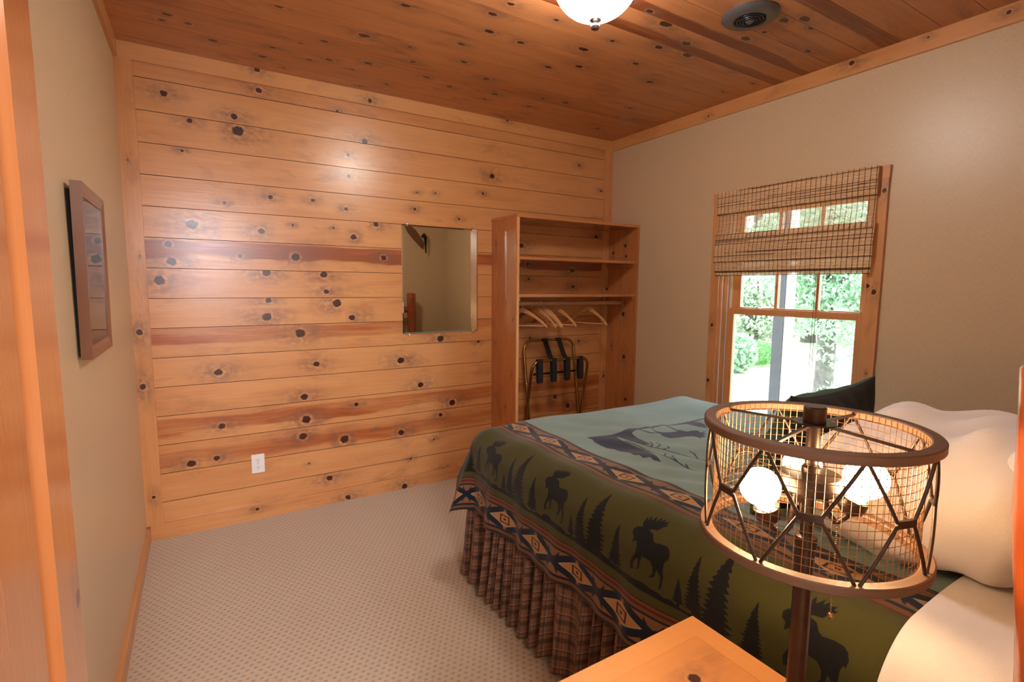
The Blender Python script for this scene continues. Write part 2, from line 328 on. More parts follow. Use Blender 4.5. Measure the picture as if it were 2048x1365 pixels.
# ------------------------------------------------------------------ mesh builder
def V3(a): return np.array(a, float)
class MB:
    def __init__(s): s.v = []; s.f = []; s.bc = []; s.kn = []; s.tn = []; s.mi = []; s.ed = []
    def face(s, pts, bc=None, kn=None, tn=None, mi=0, ed=None):
        k = len(s.v); s.v += [tuple(p) for p in pts]; s.f.append(tuple(range(k, k+len(pts)))); s.mi.append(mi)
        n = len(pts)
        s.ed += ed or [(9, 9, 9)]*n
        s.bc += bc or [(0, 0, 0)]*n; s.kn += kn or [(9, 9, 0.001)]*n; s.tn += [tn or (0, 0, 0)]*n
    def rect(s, o, du, dv, lu, lv, u0=0, v0=0, seed=0, knots=(), tn=(0, 0, 0), mi=0):
        """rectangle from o along unit du (length lu, the grain) and dv (length lv); knots (u, v, r) in the same board coordinates as u0, v0"""
        o, du, dv = V3(o), V3(du), V3(dv)
        ks = sorted([k for k in knots if u0-0.02 < k[0] < u0+lu+0.02 and v0-0.01 < k[1] < v0+lv+0.01])
        groups = []                                   # knots that sit above one another share a section, which is then split lengthwise
        for k in ks:
            if groups and k[0]-groups[-1][-1][0] < 1.4*(k[2]+groups[-1][-1][2])+0.012:
                p = groups[-1]
                if len(p) == 1 and abs(k[1]-p[0][1]) > 0.75*(k[2]+p[0][2]): p.append(k)
                elif k[2] > max(q[2] for q in p): groups[-1] = [k]
            else: groups.append([k])
        if not groups: groups = [[(99, 99, 0.001)]]
        mids = [sum(k[0] for k in g)/len(g) for g in groups]
        ends = [(-9.0 if i == 0 else (mids[i-1]+mids[i])/2-u0) for i in range(len(groups))]+[9.0]
        for i, g in enumerate(groups):
            a, b = max(0.0, ends[i]), min(lu, ends[i+1])
            if b-a < 1e-6: continue
            parts = [(0.0, lv, g[0], 9.0)]
            if len(g) == 2:
                lo_, hi_ = sorted(g, key=lambda k: k[1]); vm = (lo_[1]*hi_[2]+hi_[1]*lo_[2])/(lo_[2]+hi_[2])-v0
                if 0.003 < vm < lv-0.003: parts = [(0.0, vm, lo_, vm), (vm, lv, hi_, vm)]
            for c0, c1, k, vm in parts:
                uv = [(a, c0), (b, c0), (b, c1), (a, c1)]
                s.face([o+du*x+dv*y for x, y in uv], [(u0+x, v0+y, seed) for x, y in uv], [(u0+x-k[0], v0+y-k[1], k[2]) for x, y in uv], tn, mi,
                       [(x-ends[i] if i else 9.0, ends[i+1]-x, abs(y-vm) if vm < 8 else 9.0) for x, y in uv])
    def box(s, lo, hi, axis=0, seed=None, tn=None, knots=(), kface=None, mi=0):
        """wood box, grain along axis; knots are given in world coordinates (along, across, r) on the face kface = (fixed axis, sign)"""
        lo, hi = V3(lo), V3(hi); seed = random.random()*50 if seed is None else seed
        tn = tn or (random.uniform(-0.08, 0.08), 9, 0)
        for ax in range(3):
            oth = [a for a in range(3) if a != ax]
            ua = axis if axis in oth else oth[0]; va = [a for a in oth if a != ua][0]
            for sg in (0, 1):
                o = lo.copy(); o[ax] = (hi if sg else lo)[ax]
                du = np.zeros(3); dv = np.zeros(3); du[ua] = 1; dv[va] = 1
                kk = knots if kface == (ax, sg) else ()
                lu, lv = hi[ua]-lo[ua], hi[va]-lo[va]
                # orientation outwards
                nrm = np.cross(du, dv); want = np.zeros(3); want[ax] = 1 if sg else -1
                if nrm @ want > 0: s.rect(o, du, dv, lu, lv, lo[ua], lo[va], seed, kk, tn, mi)
                else:
                    n0 = len(s.f); s.rect(o, du, dv, lu, lv, lo[ua], lo[va], seed, kk, tn, mi)
                    for q in range(n0, len(s.f)):
                        f = s.f[q]; base = f[0]
                        for L in (s.v, s.bc, s.kn, s.tn, s.ed):
                            L[base:base+4] = L[base:base+4][::-1]
    def grid(s, P, close_u=False, close_v=False, bcf=None, tn=(0, 9, 0), seed=0, mi=0):
        """P: array (nu, nv, 3) with shared look; corner coordinates from bcf(i, j)"""
        nu, nv = P.shape[:2]
        for i in range(nu if close_u else nu-1):
            for j in range(nv if close_v else nv-1):
                i2, j2 = (i+1) % nu, (j+1) % nv
                ij = [(i, j), (i+1, j), (i+1, j+1), (i, j+1)]
                bc = [bcf(a, b) + (seed,) for a, b in ij] if bcf else None
                s.face([P[i, j], P[i2, j], P[i2, j2], P[i, j2]], bc, None, tn, mi)
    def tube(s, pts, r, n=10, caps=True, seed=0, tn=(0, 9, 0), closed=False, mi=0):
        pts = [V3(p) for p in pts]; m = len(pts); rs = r if hasattr(r, '__len__') else [r]*m
        rings = []; prev = None; L = 0; Ls = []
        for i, p in enumerate(pts):
            if i: L += np.linalg.norm(p-pts[i-1])
            Ls.append(L)
            a = pts[(i-1) % m] if (closed or i > 0) else p; b = pts[(i+1) % m] if (closed or i < m-1) else p
            t = b-a; t = t/(np.linalg.norm(t)+1e-12)
            if prev is None:
                h = V3((0, 0, 1)) if abs(t[2]) < 0.9 else V3((1, 0, 0)); x = np.cross(t, h)
            else: x = prev-t*(prev@t)
            x = x/np.linalg.norm(x); prev = x; y = np.cross(t, x)
            rings.append([p+rs[i]*(math.cos(2*math.pi*k/n)*x+math.sin(2*math.pi*k/n)*y) for k in range(n)])
        P = np.array(rings); rm = float(np.mean(rs))
        s.grid(P, closed, True, lambda i, j: (Ls[min(i, m-1)], j/n*2*math.pi*rm), tn, seed, mi)
        if caps and not closed:
            for ring, fl in ((rings[0], True), (rings[-1], False)):
                rg = ring[::-1] if fl else ring
                c = sum(rg)/n
                s.face(rg, [(float(q[0]-c[0]), float(q[1]-c[1]), seed) for q in rg], None, tn, mi)
    def lathe(s, prof, c=(0, 0, 0), n=32, axis=(0, 0, 1), seed=0, tn=(0, 9, 0), mi=0):
        """prof: list of (r, h) along axis"""
        ax = V3(axis)/np.linalg.norm(axis); h = V3((0, 0, 1)) if abs(ax[2]) < 0.9 else V3((1, 0, 0))
        x = np.cross(ax, h); x /= np.linalg.norm(x); y = np.cross(ax, x); c = V3(c)
        P = np.array([[c+ax*hh+r*(math.cos(2*math.pi*k/n)*x+math.sin(2*math.pi*k/n)*y) for k in range(n)] for r, hh in prof])
        s.grid(P, False, True, lambda i, j: (j/n*2*math.pi*max(p[0] for p in prof), prof[i][1]+prof[i][0]), tn, seed, mi)
    def extrude(s, poly, z0, z1, fn, seed=0, tn=(0, 9, 0), mi=0):
        """poly of (a, b); fn(a, b, z) -> point"""
        A = [fn(a, b, z0) for a, b in poly]; B = [fn(a, b, z1) for a, b in poly]; n = len(poly)
        bc = [(a, b, seed) for a, b in poly]
        s.face(A[::-1], bc[::-1], None, tn, mi); s.face(B, bc, None, tn, mi)
        for i in range(n):
            j = (i+1) % n; s.face([A[i], A[j], B[j], B[i]], [(poly[i][0], poly[i][1], seed), (poly[j][0], poly[j][1], seed), (poly[j][0], poly[j][1]+z1-z0, seed), (poly[i][0], poly[i][1]+z1-z0, seed)], None, tn, mi)
    def build(s, name, mats, parent=None, smooth=False, weld=False, origin=None):
        me = bpy.data.meshes.new(name)
        o3 = V3(origin) if origin is not None else np.zeros(3)
        me.from_pydata([tuple(V3(p)-o3) for p in s.v], [], s.f)
        for an, data in (('bc', s.bc), ('kn', s.kn), ('tn', s.tn), ('ed', s.ed)):
            at = me.attributes.new(an, 'FLOAT_VECTOR', 'CORNER'); at.data.foreach_set('vector', np.array(data, dtype=np.float32).ravel())
        for m in (mats if isinstance(mats, list) else [mats]): me.materials.append(m)
        me.polygons.foreach_set('material_index', s.mi)
        if weld or smooth:
            import bmesh
            bm = bmesh.new(); bm.from_mesh(me); bmesh.ops.remove_doubles(bm, verts=bm.verts, dist=1e-5); bmesh.ops.recalc_face_normals(bm, faces=bm.faces); bm.to_mesh(me); bm.free()
        if smooth:
            for p in me.polygons: p.use_smooth = True
            if smooth != 'all':
                me.set_sharp_from_angle(angle=math.radians(40))
        me.update()
        o = bpy.data.objects.new(name, me); COL.objects.link(o)
        if origin is not None and parent is None: o.location = origin
        if parent is not None:
            o.parent = parent
            if origin is not None: o.location = V3(origin)-V3(parent.matrix_basis.translation)
            else: o.location = -V3(parent.matrix_basis.translation) if not parent.parent else (0, 0, 0)
        return o
def thing(name, label, cat, loc=(0, 0, 0), group=None):
    o = bpy.data.objects.new(name, None); COL.objects.link(o); o.location = loc; o.empty_display_size = 0.05
    o['label'] = label; o['category'] = cat
    if group: o['group'] = group
    return o
def tag(o, label, cat, group=None, kind=None):
    o['label'] = label; o['category'] = cat
    if group: o['group'] = group
    if kind: o['kind'] = kind
    return o
def struct(o, label=None):
    o['kind'] = 'structure'
    if label: o['label'] = label; 
    return o
def arc(c, r, a0, a1, n, fn):
    return [fn(c[0]+r*math.cos(a0+(a1-a0)*i/n), c[1]+r*math.sin(a0+(a1-a0)*i/n)) for i in range(n+1)]

# ------------------------------------------------------------------ measured data: knots (along, across, radius) and woven silhouettes
WALLK= [(0.188, 2.24, 0.014), (0.488, 2.182, 0.015), (0.503, 2.112, 0.025), (0.29, 2.129, 0.012), (0.25, 1.977, 0.007), (0.423, 1.739, 0.009), (0.644, 1.789, 0.011), (0.862, 1.792, 0.01), (1.045, 1.759, 0.01), (1.163, 2.159, 0.016), (1.064, 2.068, 0.01), (1.064, 1.949, 0.011), (0.275, 1.617, 0.024), (0.592, 1.603, 0.016), (1.085, 1.6, 0.016), (1.22, 1.682, 0.015), (0.751, 1.646, 0.006), (0.972, 1.646, 0.006), (1.468, 1.793, 0.009), (1.485, 1.896, 0.006), (1.607, 1.906, 0.006), (1.01, 2.303, 0.008), (0.61, 2.336, 0.014), (0.168, 1.513, 0.015), (0.178, 1.428, 0.02), (0.484, 1.466, 0.012), (0.759, 1.471, 0.021), (1.263, 1.484, 0.016), (0.609, 1.382, 0.02), (0.909, 1.375, 0.018), (0.122, 1.332, 0.022), (0.92, 1.277, 0.014), (0.612, 1.229, 0.014), (0.601, 1.139, 0.022), (0.978, 1.21, 0.023), (1.062, 1.123, 0.017), (0.771, 1.041, 0.025), (1.635, 0.968, 0.021), (1.917, 0.934, 0.01), (0.355, 0.849, 0.019), (0.852, 0.856, 0.016), (1.361, 0.842, 0.02), (0.779, 0.669, 0.018), (1.493, 0.672, 0.018), (0.787, 0.535, 0.023), (0.357, 0.554, 0.015), (1.076, 0.59, 0.012), (1.718, 0.529, 0.021), (1.631, 0.454, 0.012), (0.762, 0.437, 0.02), (1.0, 0.383, 0.024), (1.356, 0.373, 0.018), (0.325, 0.381, 0.014), (0.21, 0.371, 0.019), (1.192, 0.422, 0.005), (0.791, 0.268, 0.005), (1.582, 0.291, 0.007), (0.905, 0.157, 0.016), (1.646, 0.073, 0.013), (1.418, 0.187, 0.008), (2.023, 2.059, 0.017), (1.951, 1.937, 0.008), (1.609, 1.905, 0.006), (1.774, 1.755, 0.008), (2.771, 2.226, 0.008), (2.991, 2.059, 0.009), (2.262, 1.605, 0.017), (2.955, 1.705, 0.016), (2.317, 1.476, 0.012), (2.724, 1.439, 0.018), (2.33, 1.37, 0.01), (2.735, 1.316, 0.015), (2.343, 0.941, 0.01), (2.801, 0.893, 0.011), (2.581, 0.474, 0.018), (2.705, 0.391, 0.021)]
TRIMK= [(0.028, 1.077, 0.014), (0.026, 0.805, 0.014), (0.039, 0.231, 0.008)]
BASEK= [(1.007, 0.02, 0.015), (1.368, 0.017, 0.018), (0.508, 0.059, 0.009)]
CROWNK= [(0.604, 2.434, 0.013), (1.195, 2.389, 0.012), (2.129, 2.434, 0.008)]
RCROWNK= [(-1.727, 2.418, 0.012), (-2.037, 2.418, 0.005)]
CEILK= [(0.622, -0.728, 0.012), (1.055, -1.011, 0.012), (0.981, -0.671, 0.016), (0.84, -0.517, 0.011), (0.749, -0.433, 0.009), (1.077, -0.393, 0.014), (0.644, -0.319, 0.009), (0.614, -0.185, 0.012), (0.816, -0.274, 0.01), (0.902, -0.326, 0.012), (0.401, -0.247, 0.013), (1.389, -0.833, 0.011), (1.444, -1.007, 0.014), (1.383, -1.141, 0.012), (1.435, -1.183, 0.012), (1.409, -1.246, 0.01), (1.614, -0.994, 0.012), (1.266, -0.53, 0.011), (1.484, -0.666, 0.012), (1.68, -0.543, 0.013), (1.195, -0.677, 0.007), (1.397, -0.388, 0.013), (1.556, -0.335, 0.011), (1.829, -0.377, 0.014), (1.246, -0.174, 0.009), (1.123, -0.068, 0.008), (1.818, -0.271, 0.01), (2.114, -0.313, 0.011), (2.104, -0.47, 0.011), (0.23, -0.408, 0.012), (0.304, -0.366, 0.009), (0.206, -0.339, 0.009), (1.878, -0.847, 0.012), (1.029, -0.274, 0.009), (0.72, -0.098, 0.006), (1.806, -1.518, 0.006), (1.917, -1.504, 0.011), (2.053, -1.468, 0.02), (2.269, -1.398, 0.015), (2.371, -1.32, 0.017), (1.905, -1.098, 0.016), (1.964, -1.232, 0.009), (1.636, -1.244, 0.008), (2.456, -1.571, 0.016), (2.472, -1.652, 0.01), (2.447, -1.756, 0.015), (2.51, -1.808, 0.017), (2.612, -1.78, 0.011), (2.818, -1.654, 0.012)]
ANT= [(-2.178, 0.664), (-2.169, 0.674), (-2.169, 0.695), (-2.177, 0.682), (-2.178, 0.699), (-2.187, 0.686), (-2.192, 0.705), (-2.198, 0.69), (-2.208, 0.709), (-2.209, 0.694), (-2.219, 0.709), (-2.219, 0.697), (-2.235, 0.707), (-2.228, 0.695), (-2.239, 0.696), (-2.227, 0.684), (-2.22, 0.674), (-2.203, 0.671), (-2.194, 0.664), (-2.186, 0.658)]
BODY= [(-2.152, 0.654), (-2.16, 0.662), (-2.176, 0.667), (-2.189, 0.664), (-2.201, 0.666), (-2.214, 0.664), (-2.223, 0.653), (-2.231, 0.649), (-2.252, 0.653), (-2.269, 0.653), (-2.278, 0.648), (-2.283, 0.638), (-2.281, 0.626), (-2.277, 0.629), (-2.273, 0.62), (-2.272, 0.602), (-2.275, 0.589), (-2.272, 0.569), (-2.27, 0.555), (-2.263, 0.555), (-2.267, 0.573), (-2.266, 0.587), (-2.259, 0.595), (-2.254, 0.601), (-2.251, 0.588), (-2.249, 0.578), (-2.232, 0.569), (-2.235, 0.575), (-2.242, 0.583), (-2.242, 0.601), (-2.233, 0.611), (-2.216, 0.612), (-2.205, 0.612), (-2.202, 0.599), (-2.2, 0.579), (-2.189, 0.57), (-2.188, 0.572), (-2.194, 0.579), (-2.194, 0.598), (-2.189, 0.604), (-2.182, 0.592), (-2.176, 0.58), (-2.181, 0.569), (-2.17, 0.565), (-2.167, 0.582), (-2.173, 0.597), (-2.182, 0.611), (-2.182, 0.623), (-2.179, 0.632), (-2.172, 0.635), (-2.163, 0.626), (-2.163, 0.64), (-2.154, 0.644)]
TOP1= [(1.599, -1.545), (1.653, -1.554), (1.712, -1.573), (1.767, -1.574), (1.829, -1.555), (1.857, -1.571), (1.919, -1.569), (1.93, -1.58), (1.974, -1.572), (2.022, -1.565), (2.038, -1.583), (2.126, -1.58), (2.214, -1.576), (2.286, -1.578), (2.266, -1.596), (2.187, -1.597), (2.199, -1.623), (2.19, -1.653), (2.145, -1.705), (2.129, -1.679), (2.126, -1.652), (2.125, -1.607), (2.073, -1.6), (2.026, -1.593), (2.004, -1.581), (1.958, -1.592), (1.923, -1.593), (1.906, -1.588), (1.863, -1.591), (1.84, -1.593), (1.811, -1.6), (1.783, -1.615), (1.769, -1.658), (1.764, -1.698), (1.752, -1.739), (1.745, -1.755), (1.727, -1.738), (1.718, -1.699), (1.712, -1.654), (1.716, -1.617), (1.708, -1.604), (1.692, -1.642), (1.69, -1.696), (1.688, -1.728), (1.688, -1.767), (1.68, -1.812), (1.658, -1.864), (1.64, -1.904), (1.627, -1.88), (1.634, -1.856), (1.61, -1.848), (1.617, -1.818), (1.603, -1.809), (1.614, -1.774), (1.603, -1.737), (1.608, -1.701), (1.595, -1.674), (1.593, -1.633), (1.594, -1.599), (1.604, -1.577)]
TOPM= [(1.887, -1.667), (1.875, -1.698), (1.886, -1.727), (1.929, -1.737), (1.972, -1.739), (1.997, -1.751), (2.001, -1.771), (1.993, -1.796), (2.015, -1.772), (2.017, -1.795), (2.032, -1.774), (2.048, -1.784), (2.045, -1.759), (2.077, -1.755), (2.068, -1.741), (2.105, -1.731), (2.063, -1.731), (2.08, -1.708), (2.059, -1.696), (2.027, -1.694), (2.016, -1.668), (2.006, -1.657), (2.019, -1.589), (2.009, -1.592), (1.993, -1.658), (1.992, -1.674), (1.952, -1.669), (1.918, -1.659), (1.901, -1.639), (1.91, -1.61), (1.93, -1.597), (1.919, -1.596), (1.889, -1.637), (1.887, -1.657), (1.86, -1.641), (1.853, -1.585), (1.84, -1.593), (1.848, -1.652)]
TOPB= [[(1.714, -1.619), (1.718, -1.699), (1.728, -1.771), (1.746, -1.814), (1.762, -1.866), (1.778, -1.929), (1.794, -1.983)], [(1.699, -1.667), (1.698, -1.748), (1.686, -1.816), (1.685, -1.874), (1.689, -1.933), (1.688, -1.986)], [(1.728, -1.771), (1.756, -1.755), (1.777, -1.72)], [(1.745, -1.788), (1.778, -1.774), (1.795, -1.737)], [(1.746, -1.814), (1.776, -1.819), (1.783, -1.804)], [(1.781, -1.948), (1.814, -1.903), (1.817, -1.88)], [(1.687, -1.876), (1.722, -1.849)], [(1.689, -1.933), (1.708, -1.888), (1.725, -1.886)], [(1.689, -1.981), (1.703, -1.958)], [(1.781, -1.948), (1.802, -1.977)]]

# ================================================================== ROOM SHELL
BP = 0.1505
ZS = [2.2962-BP*k for k in range(15)]
# --- board wall (y = 0), one mesh of horizontal boards
mb = MB()
edges = [H] + ZS + [0.0]
dark = {0: (0.34, 0.04, 1), 7: (0.10, 0.10, 1), 9: (0.12, 0.11, 1), 12: (0.16, 0.07, 1), 13: (0.42, 9, 0)}
tints = [0.26, -0.04, -0.02, -0.04, 0.03, 0.0, 0.04, -0.02, -0.03, 0.05, -0.02, 0.0, 0.10, 0.30, 0.02, 0.03]
for i in range(16):
    z1, z0 = edges[i], edges[i+1]
    g = 0.0014
    a = z0+(g if i < 15 else 0); b = z1-(g if i else 0)
    t = [tints[i], 99, 0]
    if i == 0: t = [0.30, 99, 0]
    if i == 6: t = [0.04, z1-0.052, 1.3]
    if i == 9: t = [0.0, z1-0.04, 0.8]
    if i == 12: t = [0.08, z0+0.085, 0.8]
    if i == 13: t = [0.30, z0+0.06, 0.4]
    mb.rect((W, 0, a), (-1, 0, 0), (0, 0, 1), W, b-a, -W, a, seed=3.7*i+1.3,
            knots=[(-k[0], k[1], k[2]) for k in WALLK if a-0.004 < k[1] < b+0.004], tn=tuple(t))
    for zz, sg in ((a, -1), (b, 1)):   # groove flanks
        mb.face([(0, 0, zz), (W, 0, zz), (W, 0.006, zz), (0, 0.006, zz)], [(0, zz, i), (W, zz, i), (W, zz, i), (0, zz, i)], None, (0.5, 99, 0), 1)
mb.box((-0.1, 0.006, -0.05), (W+0.15, 0.10, H+0.05), 0, tn=(0.9, 99, 0), mi=1)
struct(mb.build('wall_back', [M['pine'], M['groove']]))
# --- ceiling of boards running parallel to the board wall
mb = MB(); i = 0; y1 = 0.0; y0 = -0.1295
while y1 > -D:
    y0c = max(y0, -D)
    kl = [(k[0], k[1], k[2]) for k in CEILK if y0c < k[1] < y1]
    rnd = random.Random(100+i)
    for q in range(rnd.randint(2, 5)):
        xx = rnd.uniform(0.05, W-0.05); yy = rnd.uniform(y0c+0.02, y1-0.02)
        if all(abs(xx-k[0]) > 0.12 for k in kl) and (xx > 2.0 or yy < -1.3 or xx < 0.3 or (xx > 1.2 and yy < -0.9)): kl.append((xx, yy, rnd.choice([0.006, 0.009, 0.012, 0.014])))
    tt = (rnd.choice([-0.12, -0.05, 0.0, 0.1, 0.28]), rnd.uniform(y0c, y1), rnd.choice([0, 0, 0, 0.6, 1.1]))
    g = 0.0012
    mb.rect((0, y1-g, H), (1, 0, 0), (0, -1, 0), W, (y1-y0c)-2*g, 0, -(y1-g), seed=5.1*i+40,
            knots=[(k[0], -k[1], k[2]) for k in kl], tn=(tt[0], -tt[1], tt[2]))
    for yy in (y1-g, y0c+g):
        mb.face([(0, yy, H), (W, yy, H), (W, yy, H+0.004), (0, yy, H+0.004)])
    y1 = y0; y0 -= BP; i += 1
mb.box((-0.1, -D-0.1, H+0.004), (W+0.15, 0.1, H+0.08), 0, tn=(-0.4, 99, 0))
struct(mb.build('ceiling', M['pine_ceiling']))
# --- floor
mb = MB(); mb.box((-0.1, -D-0.1, -0.06), (W+0.15, 0.1, 0.0)); struct(mb.build('floor', M['carpet']))
# --- painted walls
mb = MB(); mb.box((-0.1, -D-0.1, 0), (0, 0, H)); struct(mb.build('wall_left', M['wall']))
WY0, WY1, WZ0, WZ1 = -1.870, -1.033, 0.47, 1.838        # window rough opening on the right wall
mb = MB()
mb.box((W, -D-0.1, 0), (W+0.13, WY0, H)); mb.box((W, WY1, 0), (W+0.13, 0.0, H))
mb.box((W, WY0, 0), (W+0.13, WY1, WZ0)); mb.box((W, WY0, WZ1), (W+0.13, WY1, H))
struct(mb.build('wall_right', M['wall']))
DX0, DX1, DZ = 0.115, 0.80, 2.0
mb = MB()
mb.box((0, -D-0.1, 0), (DX0, -D, H)); mb.box((DX1, -D-0.1, 0), (W, -D, H)); mb.box((DX0, -D-0.1, DZ), (DX1, -D, H))
struct(mb.build('wall_front', M['wall']))
# hall behind the doorway, with its own window at the far end
mb = MB(); HY = -5.35
mb.box((-0.5, HY, -0.06), (1.6, -D-0.1, 0.0)); struct(mb.build('floor', M['carpet']))
mb = MB(); mb.box((-0.6, HY, 0), (-0.5, -D-0.1, H)); struct(mb.build('wall_hall_left', M['plaster']))
mb = MB(); mb.box((1.6, HY, 0), (1.7, -D-0.1, H)); struct(mb.build('wall_hall_right', M['plaster']))
mb = MB(); mb.box((-0.6, HY-0.1, H), (1.7, -D-0.1, H+0.08)); struct(mb.build('ceiling', M['plaster']))
mb = MB(); hx0, hx1, hz0, hz1 = 0.0, 0.60, 1.15, 2.30
mb.box((-0.6, HY-0.1, 0), (hx0, HY, H)); mb.box((hx1, HY-0.1, 0), (1.7, HY, H)); mb.box((hx0, HY-0.1, 0), (hx1, HY, hz0)); mb.box((hx0, HY-0.1, hz1), (hx1, HY, H))
struct(mb.build('wall_hall_end', M['plaster']))
mb = MB()
for lo, hi in (((hx0-0.06, HY, hz0-0.06), (hx0, HY+0.02, hz1+0.06)), ((hx1, HY, hz0-0.06), (hx1+0.06, HY+0.02, hz1+0.06)), ((hx0, HY, hz0-0.06), (hx1, HY+0.02, hz0)), ((hx0, HY, hz1), (hx1, HY+0.02, hz1+0.06))):
    mb.box(lo, hi, 2 if hi[2]-lo[2] > 0.5 else 0)
struct(mb.build('window_2', M['pine_window']))

# --- trim boards (thickness 17 mm)
T = 0.0168
def trim(name, lo, hi, axis, mat='pine_trim', knots=(), kface=None, tn=None, mid=None, seed=None):
    mb = MB(); mb.box(lo, hi, axis, knots=knots, kface=kface, tn=tn, seed=seed); o = mb.build(name, M[mat]); struct(o); return o
CR = 0.0762; BB = 0.080
trim('trim_1', (0, -T, BB), (0.0718, 0, H-CR), 2, 'pine', [(k[1], k[0], k[2]) for k in TRIMK] + [(1.45, 0.05, 0.004), (1.9, 0.03, 0.004)], (1, 0), (0.10, 99, 0), seed=4)
trim('trim_2', (W-0.0755, -T, BB), (W, 0, H-CR), 2, 'pine', [(1.30, W-0.03, 0.012), (0.6, W-0.04, 0.01)], (1, 0), (-0.02, 99, 0), seed=9)
trim('trim_3', (T, -T, H-CR), (W-T, 0, H), 0, 'pine', CROWNK, (1, 0), (-0.10, 99, 0), seed=14)
trim('trim_4', (0, -D, H-CR), (T, 0, H), 1, 'pine_trim', [(-0.05, H-0.03, 0.006), (-0.62, H-0.04, 0.01)], (0, 1), (0.25, 99, 0), seed=19)
trim('trim_5', (W-T, -D, H-CR), (W, 0, H), 1, 'pine', RCROWNK + [(-2.3, H-0.03, 0.008), (-0.9, H-0.05, 0.006)], (0, 0), (-0.10, 99, 0), seed=24)
trim('trim_6', (T, -D, H-CR), (W-T, -D+T, H), 0, seed=27)
trim('baseboard_back', (T, -T, 0), (W, -0.0005, BB), 0, 'pine', BASEK, (1, 0), (0.10, 99, 0), seed=31)
trim('baseboard_left', (0, -D, 0), (T, 0, BB-0.01), 1, 'pine_trim', [(-0.9, 0.03, 0.005)], (0, 1), (0.15, 99, 0), seed=36)
trim('baseboard_right', (W-T, -D, 0), (W, -T, BB), 1, seed=41)
trim('baseboard_front', (DX1+0.08, -D, 0), (W-T, -D+T, BB), 0, seed=42)
# door frame of the doorway in the front wall
mb = MB()
mb.box((DX1, -D-0.1, 0), (DX1+0.015, -D, DZ), 2); mb.box((DX0-0.015, -D-0.1, 0), (DX0, -D, DZ), 2); mb.box((DX0-0.015, -D-0.1, DZ), (DX1+0.015, -D, DZ+0.015), 0)
mb.box((DX1+0.005, -D, 0), (DX1+0.075, -D+0.018, DZ+0.07), 2); mb.box((DX0, -D, DZ), (DX1+0.005, -D+0.018, DZ+0.07), 0)
struct(mb.build('trim_7', M['pine_trim']))

# --- open door leaf along the left wall (near left edge of the picture)
door = thing('door_1', 'open knotty pine door leaf at the left edge beside the tan wall', 'door', (0.14, -D+0.02, 0)); door['kind'] = 'structure'
dx0, dx1, dy0, dy1, dz0, dz1 = 0.120, 0.155, -D+0.01, -2.397, 0.012, 1.98
mb = MB(); st = 0.088
for (ya, yb) in ((dy1-st, dy1), (dy0, dy0+st)):
    mb.box((dx0, ya, dz0), (dx1, yb, dz1), 2, knots=[(0.97, dy1-0.012, 0.010)], kface=(0, 1), tn=(0.1, 99, 0))
for za, zb in ((dz0, 0.22), (0.64, 0.76), (dz1-0.10, dz1)):
    mb.box((dx0+0.0005, dy0+st, za), (dx1-0.0005, dy1-st, zb), 1)
for ya, yb in ((dy1-st, dy1-st-0.020), (dy0+st, dy0+st+0.020)):            # bevelled sticking beside the panels
    for za, zb in ((0.22, 0.64), (0.76, dz1-0.10)):
        pts = [(dx1, ya, za), (dx1, ya, zb), (dx1-0.008, yb, zb), (dx1-0.008, yb, za)]
        if yb > ya: pts = pts[::-1]
        mb.face(pts, [(p[2], p[1], 3.3) for p in pts], None, (0, 99, 0))
mb.build('door_frame', M['pine_door'], door)
for za, zb in ((0.22, 0.64), (0.76, dz1-0.10)):
    mb = MB(); c = 0.03; y_a, y_b = dy0+st, dy1-st
    mb.box((dx0+0.012, y_a-0.004, za-0.004), (dx1-0.011, y_b+0.004, zb+0.004), 2, tn=(0.2, 99, 0))
    f = dx1-0.004
    P = [(dx1-0.011, y_a+0.006, za+0.006), (dx1-0.011, y_b-0.006, za+0.006), (dx1-0.011, y_b-0.006, zb-0.006), (dx1-0.011, y_a+0.006, zb-0.006)]
    Q = [(f, y_a+c+0.006, za+c), (f, y_b-c-0.006, za+c), (f, y_b-c-0.006, zb-c), (f, y_a+c+0.006, zb-c)]
    for k in range(4):
        q = [P[k], P[(k+1) % 4], Q[(k+1) % 4], Q[k]]; mb.face(q, [(p[2], p[1], 8.8) for p in q], None, (0.15, 99, 0))
    mb.face(Q, [(p[2], p[1], 8.8) for p in Q], None, (0.15, 99, 0))
    mb.build('door_panel', M['pine_door'], door)

# ================================================================== WINDOW
win = thing('window_1', 'pine double hung window with grid in the upper sash', 'window', (W, -1.452, WZ0)); win['kind'] = 'structure'
mb = MB(); cx0, cx1 = W-0.018, W+0.0
mb.box((cx0, -0.975, 0.42), (cx1, -0.975, 0.42))  if False else None
mb.box((cx0, WY1, 0.42), (cx1, -0.974, 1.838), 2, knots=[(1.08, -1.0, 0.010), (0.72, -0.99, 0.011)], kface=(0, 0), tn=(0.1, 99, 0), seed=3)
mb.box((cx0, -1.930, 0.42), (cx1, WY0, 1.838), 2, knots=[(1.78, -1.915, 0.010), (1.30, -1.905, 0.011), (1.33, -1.875, 0.010), (0.9, -1.9, 0.004)], kface=(0, 0), tn=(-0.02, 99, 0), seed=6)
mb.box((cx0-0.001, -1.932, 1.838), (cx1, -0.972, 1.897), 1, tn=(0.0, 99, 0), seed=7)
mb.box((cx0, -1.930, 0.36), (cx1, -0.974, 0.42), 1); 
mb.build('window_casing', M['pine_window'], win)
mb = MB(); mb.box((W-0.04, -1.94, 0.42), (W+0.05, -0.965, 0.445), 1); mb.build('window_sill', M['pine_window'], win)
mb = MB()
